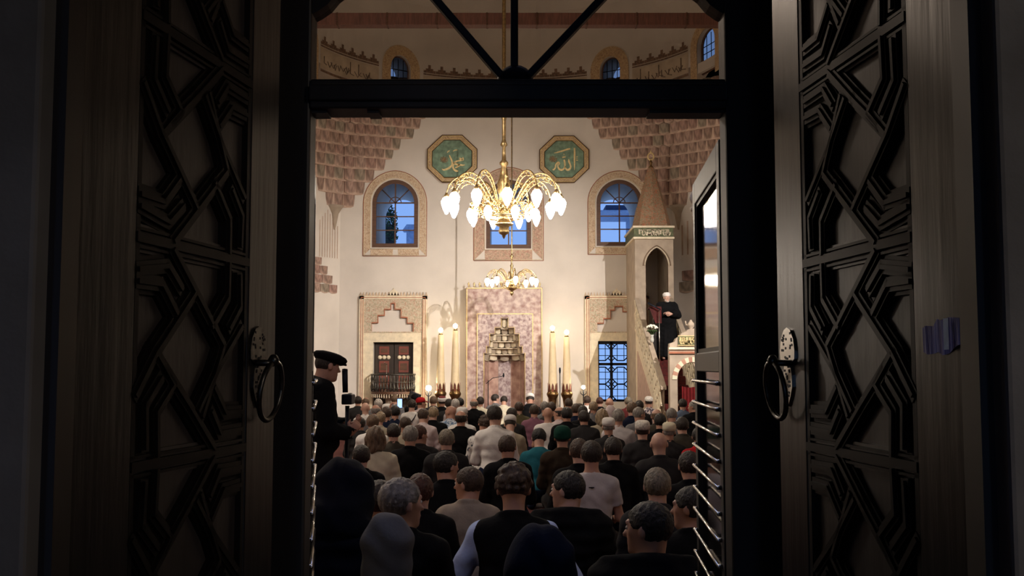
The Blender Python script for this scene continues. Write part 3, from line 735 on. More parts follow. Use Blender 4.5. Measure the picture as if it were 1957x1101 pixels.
def script_band(m,x0,x1,z0,z1,Y,mm,dens=1.0,seed=1):
    rnd=random.Random(seed); x=x0; H=z1-z0
    while x<x1-.03:
        k=rnd.random()
        if k<.4: stroke(m,[(x,z1-H*.1),(x+.004,z0+H*.25)],[H*.05,H*.035],Y,mm)
        elif k<.75: stroke(m,[(x,z0+H*.6),(x+H*.12,z0+H*.2),(x+H*.35,z0+H*.15),(x+H*.5,z0+H*.55)],[H*.03,H*.06,H*.06,H*.03],Y,mm)
        else: stroke(m,[(x,z0+H*.75),(x+H*.25,z0+H*.85),(x+H*.5,z0+H*.7)],[H*.03,H*.05,H*.02],Y,mm)
        x+=H*(.12+.2*rnd.random())/dens
script_band(m,mx0+.10,mx1-.08,zc0+.07,zc1-.07,YT-.045,cream,2.6,seed=4); m.build('inscription',mbr,kind='stuff')
conem=flower('canopy_paint',(.30,.22,.14,1),(.42,.12,.06,1),(.16,.13,.07,1),8)
m=MB(); zk=az(322,YT+.5); 
m.lathe([(.53,zc1),(.49,zc1+.06),(.40,zc1+.45),(.25,zc1+.95),(.08,zk)],conem,c=(cxm,YT+.45,0),n=8,smooth=False); m.build('conical_canopy',mbr)
m=MB(); m.lathe([(.05,0),(.075,.04),(.03,.09),(.03,.14),(.05,.17),(.03,.20),(.02,.24)],brass_d,c=(cxm,YT+.45,zk-.03),n=10)
m.tube([(cxm+.075*math.cos(t),YT+.45,zk+.30+.09*math.sin(t)) for t in np.linspace(-PI/2,1.5*PI,17)],.022,gold,6); m.tube([(cxm,YT+.45,zk+.39),(cxm,YT+.45,zk+.47)],.02,gold,6,rs=[.025,.004]); m.build('crescent_finial',mbr)
# stairs
NS=11
for i in range(NS):
    y0=Y0s+.15+(YT-Y0s-.15)*i/NS; y1=Y0s+.15+(YT-Y0s-.15)*(i+1)/NS; z=PZ*(i+1)/NS
    m=MB(); m.box((mx0+.12,y0,0 if i==0 else z-PZ/NS*1.0),(mx1-.12,y1,z),carpet); m.build('stair_step',mbr)
zof=lambda y: PZ*(y-Y0s)/(YT-Y0s)
fretm=flower('pierced_fret',(.62,.50,.36,1),(.20,.13,.09,1),(.34,.24,.17,1),30)
for xx,nm in((mx0,'l'),(mx1-.12,'r')):
    m=MB(); P=[(xx,Y0s,.0),(xx,YT,.0),(xx,YT,zof(YT)+.18),(xx,Y0s,.18)]
    m.prism(P,(.12,0,0),cream); m.build('stair_side_wall',mbr)
    m=MB(); m.prism([(xx-.02,Y0s,.16),(xx-.02,YT,zof(YT)+.16),(xx-.02,YT,zof(YT)+.24),(xx-.02,Y0s,.24)],(.14,0,0),cream)
    m.prism([(xx-.02,Y0s,.90),(xx-.02,YT,zof(YT)+.90),(xx-.02,YT,zof(YT)+.96),(xx-.02,Y0s,.96)],(.11,0,0),stone_in); m.build('handrail',mbr)
    m=MB(); # pierced interlace: crossing bars between the rails
    n=11
    for i in range(n):
        for lo_,hi_ in((.22,.57),(.57,.92)):
            for s_ in(-1,1):
                ya=Y0s+.05+(YT-Y0s-.1)*(i+(0 if s_>0 else 1))/n; yb_=ya+(YT-Y0s-.1)/n*s_
                m.tube([(xx-.008,ya,zof(ya)+lo_),(xx-.008,yb_,zof(yb_)+hi_)],.026,cream,4,cap=False)
    for zz in(.57,): m.tube([(xx-.008,Y0s+.03,zz),(xx-.008,YT,zof(YT)+zz)],.016,cream,4)
    m.build('pierced_balustrade',mbr,kind='stuff')
    m=MB(); m.prism([(xx+.03,Y0s,.2),(xx+.03,YT,zof(YT)+.2),(xx+.03,YT,zof(YT)+.92),(xx+.03,Y0s,.92)],(.02,0,0),stone_shade); m.build('balustrade_back',mbr)  # dark sheet added behind the bars to shade the gaps
# side panels on the left flank
m=MB()
m.prism([(mx0-.015,22.9,.45),(mx0-.015,25.6,.45),(mx0-.015,25.6,1.75),(mx0-.015,22.9,.62)],(.02,0,0),mat('flank_paint',(.55,.38,.30,1),.8,var=.1)); m.build('flank_panel',mbr)
for k in range(4):
    m=MB(); y=22.6+k*.8; m.prism([(mx0-.012,y,.05),(mx0-.012,y+.34,.05),(mx0-.012,y+.34,.30),(mx0-.012,y+.17,.42),(mx0-.012,y,.30)],(.02,0,0),stone_shade); m.build('niche_shade',mbr)  # flat dark plates stand for the shaded niches, no recess is cut
# gate
YG=21.25
g0,g1=at(1280,700,YG).x,at(1280,700,YG).x+1.0
gz=az(662,YG); gc=at(1323,700,YG).x
ga=dict(k='arch',cx=gc,w=at(1352,720,YG).x-at(1295,720,YG).x,zb=0,zs=az(725,YG),rise=az(693,YG)-az(725,YG),p=2)
m=MB(); pierced(m,g0,g1,0,gz,YG,[ga],stone_in,.24,cream); m.build('gate_wall',mbr)
m=MB(); n=17; ap=arch_pts(ga,0.01,n-1); bp_=arch_pts(ga,.11,n-1)
vm=[cream,mat('voussoir_red',(.50,.26,.18,1),.8)]
for i in range(n-1):
    q=MB(); m_=vm[i%2 if i<8 else 0]
    q.prism([(ap[i][0],YG-.02,ap[i][1]),(ap[i+1][0],YG-.02,ap[i+1][1]),(bp_[i+1][0],YG-.02,bp_[i+1][1]),(bp_[i][0],YG-.02,bp_[i][1])],(0,.02,0),m_); q.build('voussoir',mbr)
for (a,b) in((672,676),(664,668)):
    q=MB(); q.box((g0-.02,YG-.04,az(b,YG)),(g1,YG,az(a,YG)),redline if a==672 else cream); q.build('gate_moulding',mbr)
m=MB(); pass
cr=[(0,0),(.0,.06),(.10,.10),(.13,.17),(.20,.22),(.24,.29),(.33,.33),(.38,.38),(.5,.40)]
L=[(g0+u*1.0,gz+v*.9) for u,v in cr]+[(g0+(1-u)*1.0,gz+v*.9) for u,v in reversed(cr[:-1])]
m.prism([(x,YG,z) for x,z in L],(0,.20,0),stone_in); m.build('gate_pediment',mbr)
m=MB(); m.lathe([(.05,0),(.03,.03),(.07,.08),(.075,.13),(.03,.18),(.02,.21)],stone_in,c=(gc,YG+.1,gz+.33),n=10)
for s_ in(-1,1): m.tube([(gc,YG+.1,gz+.42),(gc+s_*.10,YG+.1,gz+.44),(gc+s_*.11,YG+.1,gz+.52)],.016,stone_in,5)
m.build('gate_finial',mbr)
m=MB(); a,b=at(1296,655,YG).x,g1-.1; z0,z1=az(662,YG)+.02,az(645,YG)+.03
m.box((a,YG-.03,z0),(b,YG,z1),greenband); m.build('inscription_panel',mbr)
m=MB(); script_band(m,a+.02,b-.02,z0+.01,z1-.01,YG-.045,gold,2.8,seed=9); 
for z in(z0,z1): m.box((a-.01,YG-.04,z-.007),(b+.01,YG-.03,z+.007),gold)
m.build('gilt_inscription',mbr,kind='stuff')
# red curtain in the gate
cu=MB(); pts=[]; n=30
cu0=at(1299,750,22).x; 
for i in range(n+1):
    x=cu0+.36*i/n; y=YG+.45+.03*math.sin(i*1.1); pts.append((x,y))
cu.add([(x,y,.05) for x,y in pts]+[(x,y+.02,az(738,21.7)-.03*abs(math.sin(i*.12))) for i,(x,y) in enumerate(pts)],[(i,i+1,n+i+2,n+i+1) for i in range(n)],redcloth,True)
o=cu.build('red_curtain',label='bright red curtain hanging in the pulpit gate',cat='curtain')
# ================================================= CHANDELIERS
def bulb_mesh(s):
    m=MB(); m.lathe([(.001,-.30*s),(.025*s,-.285*s),(.055*s,-.22*s),(.085*s,-.13*s),(.088*s,-.07*s),(.06*s,-.015*s),(.04*s,0)],bulbm,n=12)
    o=m.build('t'); me=o.data; bpy.data.objects.remove(o); return me
def holder_mesh(s):
    m=MB(); m.lathe([(.045*s,-.02*s),(.05*s,.01*s),(.03*s,.04*s),(.018*s,.07*s)],brass,n=10)
    o=m.build('t'); me=o.data; bpy.data.objects.remove(o); return me
def arm_mesh(pts,r):
    m=MB(); m.tube(pts,r,brass,6)
    # leaf scroll below the arc
    return m
def smooth(pts,k=5):
    P=[Vector(p) for p in pts]; Q=[]
    for i in range(len(P)-1):
        p0=P[max(i-1,0)];p1=P[i];p2=P[i+1];p3=P[min(i+2,len(P)-1)]
        for j in range(k):
            t=j/k; Q.append(.5*((2*p1)+(-p0+p2)*t+(2*p0-5*p1+4*p2-p3)*t*t+(-p0+3*p1-3*p2+p3)*t**3))
    Q.append(P[-1]); return Q
def chandelier(px,Yc,py_bulb,R,n,n2,R2,drop2,label,s,zrod,py_tip,big,phase=0.):
    zb=az(py_bulb,Yc); x=at(px,py_bulb,Yc).x
    t=thing('chandelier',(x,Yc,zb),label,'chandelier')
    ztip=az(py_tip,Yc)-zb
    st=MB(); k=R/1.05
    if big: prof=[(.001,ztip),(.03,ztip+.04),(.035,ztip+.07),(.085,ztip+.10),(.10,ztip+.14),(.08,ztip+.22),(.17,ztip+.26),(.17,ztip+.29),(.12,ztip+.33),(.10,ztip+.42),(.16,ztip+.47),(.10,ztip+.55),(.09,ztip+.8),(.13,ztip+.9),(.11,ztip+.96),(.13,ztip+1.02),(.09,ztip+1.12),(.05,ztip+1.35),(.08,ztip+1.38),(.08,ztip+1.42),(.04,ztip+1.46),(.03,ztip+1.7),(.07,ztip+1.74),(.045,ztip+1.8),(.035,ztip+1.84),(.035,ztip+2.2),(.05,ztip+2.24),(.035,ztip+2.28),(.035,zrod)]
    else: prof=[(.001,ztip),(.03,ztip+.03),(.05,ztip+.08),(.03,ztip+.12),(.13,ztip+.17),(.14,ztip+.2),(.08,ztip+.25),(.06,ztip+.34),(.09,ztip+.38),(.05,ztip+.44),(.03,ztip+.7),(.045,ztip+.74),(.02,ztip+.78),(.02,ztip+.95),(.06,ztip+.97),(.02,ztip+1.0),(.014,ztip+1.04),(.014,zrod)]
    st.lathe(prof,brass,c=(x,Yc,zb),n=12); st.build('stem',t,label=None)
    bm_=bulb_mesh(s); hm=holder_mesh(s)
    def ringset(R,n,z,ph,first=True):
        pts=smooth([(.20*R,0,-.16*k),(.30*R,0,.04*k),(.45*R,0,.26*k),(.65*R,0,.37*k),(.83*R,0,.33*k),(.95*R,0,.20*k),(R,0,.05)]) if first else smooth([(.15*k,0,.0),(.5*R,0,-.06*k),(.8*R,0,.02),(R,0,.12*k),(R*1.02,0,.06)])
        am=MB(); am.tube(pts,.011*k+.003,brass,6)
        if first:
            am.tube(smooth([(.22*R,0,-.2*k),(.36*R,0,.02*k),(.50*R,0,.20*k),(.68*R,0,.29*k),(.84*R,0,.25*k)]),.007*k+.002,brass,5)
            for j in range(7):
                f=.2+.1*j; p=pts[int(f*(len(pts)-1))]
                am.tube([p+Vector((.045*k*math.cos(a),.0,.045*k*math.sin(a)-.05*k)) for a in np.linspace(0,1.6*PI,7)],.009*k+.002,brass,4)
        ao=am.build('arm'); me=ao.data; bpy.data.objects.remove(ao)
        for i in range(n):
            a=2*PI*(i+ph)/n
            o=bpy.data.objects.new('arm',me); C.objects.link(o); o.parent=t; o.location=(0,0,z); o.rotation_euler=(0,0,a)
            hx=pts[-1].x
            q_=1 if first else .8; h_=bpy.data.objects.new('socket',hm); h_.scale=(q_,)*3; C.objects.link(h_); h_.parent=t; h_.location=(hx*math.cos(a),hx*math.sin(a),z-.0+pts[-1].z-.06*s)
            b_=bpy.data.objects.new('bulb',bm_); b_.scale=(q_*1.08,q_*1.08,q_*1.05); C.objects.link(b_); b_.parent=t; b_.location=(hx*math.cos(a),hx*math.sin(a),z+pts[-1].z-.075*s); b_['label']='glowing flame-shaped glass bulb'
    ringset(R,n,.12*k,phase)
    if n2: ringset(R2,n2,drop2,phase+.3,False)
    # filigree basket of scrolls
    bk=MB(); rnd=random.Random(2); nb=190 if big else 60
    for i in range(nb):
        a=rnd.random()*2*PI; u=rnd.random(); rr=(.20+.36*u**.8)*k*1.05; z=(-.24+.30*(1-abs(u-.55)*1.2)*rnd.random()+.05*u)*k
        c=Vector((x+rr*math.cos(a),Yc+rr*math.sin(a),zb+z)); q=.04*k*(.6+rnd.random()); tl=rnd.random()*PI
        d1=Vector((-math.sin(a),math.cos(a),0)); 
        bk.tube([c+d1*q*math.cos(w_)*(1-w_*.08)+Vector((0,0,q*1.3*math.sin(w_)*(1-w_*.08))) for w_ in np.linspace(tl,tl+5,7)],.0085*k+.0015,brass if i%3 else brass_d,4,cap=False)
    for z,r in((-.26,.40),(-.05,.52),(-.28,.33)):
        bk.tube([(x+r*k*math.cos(w_),Yc+r*k*math.sin(w_),zb+z*k) for w_ in np.linspace(0,2*PI,33)],.014*k,brass,5,cap=False)
    bk.build('filigree_basket',t,kind='stuff')
    return t
CH1=chandelier(963,19.0,388,1.05,12,8,.62,-.14,'large brass chandelier with two rings of lit bulbs, hanging nearer the door',1.0,8.5,457,True,.12)
CH2=chandelier(978,25.3,538,.60,8,0,0,0,'smaller brass chandelier with one ring of lit bulbs, hanging before the marble niche',.62,8.6,566,False,.2)
# ceiling cord of the big chandelier is part of its stem; a thin black cable drops to the small one
m=MB(); xk=at(977,400,25.3).x; m.tube([(xk+.02,25.3,az(470,25.3)),(xk+.02,25.3,13.4)],.012,iron,5); m.build('hanging_cable',CH2,label='thin black cable')
m=MB(); x_=at(963,100,19).x; z=8.4+az(388,19)
pts=[(x_+.03*math.sin(i*1.7)*(.5),19.0,8.3+i*.42) for i in range(13)]
m.tube(pts,.03,mat('sheathed_cord',(.60,.50,.42,1),.8),6); m.build('sheathed_cord',CH1,label='pale sheathed cord')
# ================================================= GREAT CANDLES
flame=mat('lamp_glow',(1,.80,.50,1),.4,emit=60,var=0)
for i,(px,pt,pb,Yc,dx,lab) in enumerate(((842,640,744,27.15,0,'tall tapering candle with lit globe, leftmost of four by the marble niche'),(870,632,744,26.95,0,'tall tapering candle with lit globe, between the leftmost candle and the marble niche'),(1056,636,745,26.95,0,'tall tapering candle with lit globe, just right of the marble niche'),(1083,644,745,27.15,0,'tall tapering candle with lit globe, rightmost of four by the marble niche'))):
    zt,zb=az(pt,Yc),az(pb,Yc); x=at(px,700,Yc).x
    t=thing('great_candle',(x,Yc,0),lab,'candle','great candles beside the marble niche')
    m=MB(); prof=[(.115,zb),(.112,zb+.1)]+[(.112-.042*f,zb+.1+(zt-zb-.1)*f) for f in(.25,.5,.75,1)]
    m.lathe(prof,wax,c=(x,Yc,0),n=12); m.build('wax_column',t)
    m=MB()
    for k in range(8):
        a=2*PI*k/8; m.prism([(x+.12*math.cos(a+q),Yc+.12*math.sin(a+q),zb+z_) for q,z_ in((-.25,-.05),(.25,-.05),(.2,.10),(0,.17),(-.2,.10))],(.01*math.cos(a),.01*math.sin(a),0),mat('crown_bronze',(.20,.06,.035,1),.4,.5,var=.3,scale=20))
    m.build('socket_crown',t)
    m=MB(); m.lathe([(.155,0),(.16,.03),(.15,.07),(.10,.14),(.07,.22),(.13,.27),(.08,.33),(.11,zb-.22),(.15,zb-.14),(.155,zb-.10),(.13,zb-.06),(.12,zb)],brass_d,c=(x,Yc,0),n=14); m.build('candlestick',t)
    m=MB(); m.lathe([(.05,0),(.06,.02),(.02,.04),(.02,.07)],brass_d,c=(x,Yc,zt),n=8); m.build('burner',t)
    m=MB(); m.lathe([(.001,0),(.045,.02),(.06,.06),(.045,.10),(.001,.125)],flame,c=(x,Yc,zt+.06),n=12); m.build('globe_lamp',t,label='lit round glass globe')
# small lamps low on the wall
for (px,py,lab) in((819,742,'small bright lamp on a slim stand between the balcony and the candles'),(1115,740,'small bright lamp on a slim stand beside the grilled window')):
    Yc=27.2; v=at(px,py,Yc); t=thing('lamp_stand',(v.x,Yc,0),lab,'lamp')
    m=MB(); m.tube([(v.x,Yc,.02),(v.x,Yc,v.z-.08)],.018,iron,6); m.lathe([(.14,0),(.13,.02),(.02,.04)],iron,c=(v.x,Yc,0),n=12)
    for k in(-1,1): m.tube([(v.x,Yc,v.z-.22),(v.x+k*.07,Yc,v.z-.16),(v.x+k*.07,Yc,v.z-.10)],.01,iron,5)
    m.build('stand',t)
    m=MB(); r=.075 if px<900 else .05; m.lathe([(.001,-r)]+[(r*math.sin(a),-r*math.cos(a)) for a in(.5,1,1.57,2.2,2.7)]+[(.001,r)],mat('lamp_glow_low',(1,.84,.58,1),.4,emit=90,var=0),c=(v.x,Yc,v.z),n=12); m.build('globe_lamp',t)
# ================================================= PREACHER'S BALCONY
Yb=27.3; bx0,bx1=at(704,730,Yb).x,at(789,730,Yb).x; bz0,bz1=az(749,Yb),az(716,Yb); bc=(bx0+bx1)/2; bw=(bx1-bx0)/2
t=thing('preaching_balcony',(bc,Yb+.3,0),'small dark balcony with curly railing below the wooden shutters','balcony')
def bal(a): return (bc+bw*math.cos(a),YW-.02-.68*abs(math.sin(a))**.8)
m=MB(); n=18; arc=[bal(PI*k/n) for k in range(n+1)]
m.prism([(x,y,bz0-.07) for x,y in arc],(0,0,.07),brownwood); m.build('balcony_floor',t)
m=MB(); m.tube([(x,y,bz1) for x,y in arc],.022,darksteel,6); m.tube([(x,y,bz0+.09) for x,y in arc],.014,darksteel,6); m.tube([(x,y,bz0+.25) for x,y in arc],.012,darksteel,6); m.build('rail',t)
for k in range(1,20):
    a=PI*k/20; x,y=bal(a); m=MB()
    m.lathe([(.010,0),(.02,.06),(.026,.12),(.012,.2),(.010,.26),(.024,.33),(.012,.40),(.010,bz1-bz0)],darksteel,c=(x,y,bz0),n=6); m.build('baluster',t)
m=MB()
for k in range(26):
    a=PI*(k+.5)/26; x,y=bal(a); m.lathe([(.001,-.10),(.018,-.07),(.008,-.02),(.014,0)],cream,c=(x,y-.005,bz0-.07),n=6)
m.build('drop_fringe',t,kind='stuff')
m=MB(); z0_=0
for f0,f1,z0,z1 in((.55,.70,0,.10),(.30,.55,.10,bz0-.2),(.40,.85,bz0-.2,bz0-.07)):
    m.prism([(bc+(x-bc)*f0*1.2,YW-.02-(YW-.02-y)*f0,z0) for x,y in arc],(0,0,z1-z0),stone_in)
m.build('stone_bracket',t)
m=MB(); v=at(739,700,27.5); m.tube([(v.x,27.5,bz0),(v.x,27.5,az(697,27.5))],.008,steel,5); m.tube([(v.x,27.5,az(697,27.5)),(v.x-.04,27.35,az(693,27.5))],.012,steel,5)
m.lathe([(.07,0),(.07,.015),(.01,.025)],steel,c=(v.x,27.5,bz0),n=10)
m.build('microphone_stand',label='thin silver microphone stand on the dark balcony',cat='microphone')
# microphones near the niche
for (px,pt,Yc,lab) in((1070,712,24.2,'thin black microphone stand between the two right candles'),(933,727,24.6,'black microphone stand with a long boom, before the marble niche')):
    v=at(px,pt,Yc); t=thing('microphone_stand',(v.x,Yc,0),lab,'microphone')
    m=MB(); m.tube([(v.x,Yc,.05),(v.x,Yc,v.z)],.012,iron,6); m.build('pole',t)
    m=MB()
    for k in range(3): a=2*PI*k/3; m.tube([(v.x,Yc,.2),(v.x+.25*math.cos(a),Yc+.25*math.sin(a),.01)],.01,iron,5)
    m.build('tripod_foot',t)
    m=MB()
    if px<1000: m.tube([(v.x-.05,Yc,v.z-.08),(v.x+.10,Yc,v.z+.05),(v.x+.34,Yc,v.z+.10)],.008,iron,5); m.lathe([(.015,0),(.022,.05),(.015,.1)],iron,c=(v.x+.36,Yc,v.z+.07),n=8); 
    else: m.lathe([(.015,0),(.024,.06),(.02,.12),(.001,.14)],iron,c=(v.x,Yc,v.z-.02),n=8)
    m.build('microphone_head',t)
# small speaker box on top of a head-high stand near the balcony
v=at(797,757,24.2); t=thing('loudspeaker',(v.x-.05,24.2,0),'small black tilted box loudspeaker on a pole, below the balcony','loudspeaker')
m=MB(); M=Matrix.Translation((v.x-.06,24.2,v.z-.02))@Matrix.Rotation(.35,4,'Y'); m.box((-.13,-.1,-.09),(.13,.1,.10),iron,M); m.build('cabinet',t,bevel=.01)
m=MB(); m.box((-.11,-.108,-.07),(.11,-.1,.08),darksteel,M); m.build('grille',t)
m=MB(); m.tube([(v.x-.06,24.2,0),(v.x-.06,24.2,v.z-.1)],.018,iron,6); m.build('pole',t)
# pulpit furnishings: lectern cloth, flowers, microphone
YI=24.0
v=at(1249,602,YI); t=thing('lectern',(v.x,YI,PZ*.53),'dark red draped lectern beside the preacher on the pulpit','lectern')
zf=PZ*(YI-Y0s)/(YT-Y0s)
m=MB(); zz=az(590,YI); m.prism([(v.x-.12,YI-.15,zz+.02),(v.x+.16,YI-.15,zz+.02),(v.x+.16,YI+.15,zz-.02),(v.x-.12,YI+.15,zz-.02)],(0,0,.02),mat('maroon_drape',(.075,.008,.008,1),.9,var=.2,scale=8))
m.prism([(v.x-.12,YI-.16,zz+.02),(v.x+.16,YI-.16,zz+.02),(v.x+.16,YI-.16,zz-.34),(v.x+.02,YI-.16,zz-.34)],(0,.02,0),mat('maroon_drape',(.075,.008,.008,1),.9,var=.2,scale=8)); m.build('red_drape',t)
m=MB(); m.box((v.x-.01,YI-.03,zf-.1),(v.x+.05,YI+.03,zz),blackwood); m.build('post',t)
v=at(1259,590,YI-.2); yy=YI-.25
t=thing('microphone_stand',(v.x,yy,PZ*.5),'silver microphone stand with black boom, in front of the preacher','microphone')
m=MB(); m.tube([(v.x,yy,1.15),(v.x,yy,v.z)],.011,steel,6); m.build('pole',t)
a=at(1238,579,yy); b=at(1262,592,yy); m=MB(); m.tube([a,b],.02,iron,6,rs=[.028,.014]); m.build('microphone_head',t)
v=at(1246,627,23.3); t=thing('flower_bouquet',(v.x,23.3,v.z-.25),'bouquet of white flowers in a vase at the pulpit rail','flowers')
m=MB(); rnd=random.Random(8); wh=mat('white_petals',(.86,.84,.70,1),.7,var=.1,scale=30)
for k in range(46):
    a=rnd.random()*2*PI; rr=.125*math.sqrt(rnd.random()); z=.06*(1-(rr/.125)**2)+rnd.random()*.03
    m.lathe([(.001,-.02),(.022,-.008),(.026,.006),(.012,.02),(.001,.022)],wh,c=(v.x+rr*math.cos(a),23.3+rr*math.sin(a),v.z+z-.02),n=6)
m.build('blossoms',t,kind='stuff')
m=MB(); gr=mat('leaf_green',(.06,.12,.03,1),.7,var=.3)
for k in range(16):
    a=2*PI*k/16; m.tube([(v.x,23.3,v.z-.16),(v.x+.10*math.cos(a),23.3+.10*math.sin(a),v.z-.05),(v.x+.13*math.cos(a),23.3+.13*math.sin(a),v.z-.08)],.012,gr,4,rs=[.006,.014,.003])
m.build('leaves',t,kind='stuff')
m=MB(); m.lathe([(.035,0),(.045,.06),(.03,.13),(.045,.17)],mat('vase_glass',(.5,.5,.45,1),.2,var=.1),c=(v.x,23.3,v.z-.32),n=12); m.build('vase',t)
# ================================================= THE PORTAL
yS=1.70
xl,xr=at(74,550,yS).x,at(1908,550,yS).x
m=MB(); 
def rough_block(m,a,b,seed,mm=stone_out): m.box(a,b,mm)
for side,(xa,xb) in(('left',(-4.2,xl)),('right',(xr,4.2))):
    r=struct('wall_portal_'+side,((xa+xb)/2,yS-.0,0)); z=0
    k=0
    while z<4.3:
        hh=2.15 if k==0 else 1.1; z1=min(4.4,z+hh)
        q=MB(); q.box((xa,yS-.02+.004*(k%3),z+.004),(xb,yS+.08,z1-.004),stone_out)
        o=q.build('stone_block',r,bevel=.008); z=z1; k+=1
m=MB(); m.box((-4.2,yS+.06,0),(xl-.02,3.12,4.4),stone_out); m.box((xr+.02,yS+.06,0),(4.2,3.12,4.4),stone_out); m.box((xl-.03,yS,3.15),(xr+.03,3.12,4.4),stone_out); m.build('wall_portal',kind='structure')
# wooden jamb posts of the outer door
m=MB(); m.box((xl,yS+.03,0),(xl+.022,yS+.10,3.15),blackwood); m.box((xr-.022,yS+.03,0),(xr,yS+.10,3.15),blackwood); m.build('trim_11',kind='structure')
# unseen porch behind the camera; holds back sky light, arches sized for that
m=MB(); m.box((-4.3,-6,0),(-4.2,1.8,4.4),stone_out); m.box((4.2,-6,0),(4.3,1.8,4.4),stone_out); m.box((-4.3,-6,4.4),(4.3,3.2,4.5),stone_out)
hs=[dict(k='arch',cx=c_,w=.75,zb=.0,zs=1.7,rise=.4,p=1.7) for c_ in(-2.6,0,2.6)]
pierced(m,-4.3,4.3,0,4.4,-6,hs,stone_out,.4); m.build('wall_porch',kind='structure')
# ---- carved door leaves
H_R,E_R=Vector((at(1888,600,1.76).x,1.76,0)),Vector((at(1485,600,2.74).x,2.74,0))
H_L,E_L=Vector((at(112,600,1.76).x,1.76,0)),Vector((at(528,600,2.70).x,2.70,0))
def on_leaf(px,py,H=H_R,E=E_R):
    d=at(px,py,1.0)-Vector((0,0,CAMZ)); e=(E-H)   # ray (0,0,cam)+s*d
    # solve s*dx = Hx+u ex ; s*dy = Hy+u ey
    det=d.x*(-e.y)-d.y*(-e.x); s_=(H.x*(-e.y)-H.y*(-e.x))/det; u=(d.x*H.y-d.y*H.x)/det
    return u*e.length, CAMZ+s_*d.z
WL=(E_R-H_R).length
uA=on_leaf(1745,600)[0]; uB=on_leaf(1537,600)[0]
cb=lambda x,y:on_leaf(1440+x/2.6209,380+y/2.6209); cc=lambda x,y:on_leaf(1440+x/2.7447,700+y/2.7447)
zm1=on_leaf(1541,160)[1]; zm2=on_leaf(1541,503)[1]; zm3=on_leaf(1545,853)[1]
strips=[ [cb(612,235),cb(395,690),cb(372,735)],[cb(508,475),cb(700,775),cb(830,985)],[cc(690,0),cc(560,215),cc(440,430)],[cb(285,640),cb(395,835),cc(520,235)],[cb(372,735),cc(500,262)],
 [cb(345,330),cb(350,500),cb(430,645)],[cb(292,390),cb(292,545),cb(345,650)],
 [cb(815,408),cb(670,430),cb(600,575)],[cb(800,350),cb(640,340),cb(575,455)],
 [cc(440,110),cc(382,240),cc(305,235)],[cc(452,235),cc(408,345),cc(305,325)],
 [cc(640,95),cc(728,240),cc(728,470)],[cc(705,60),cc(787,200),cc(787,430)],[cb(695,775),cc(640,95)] ]
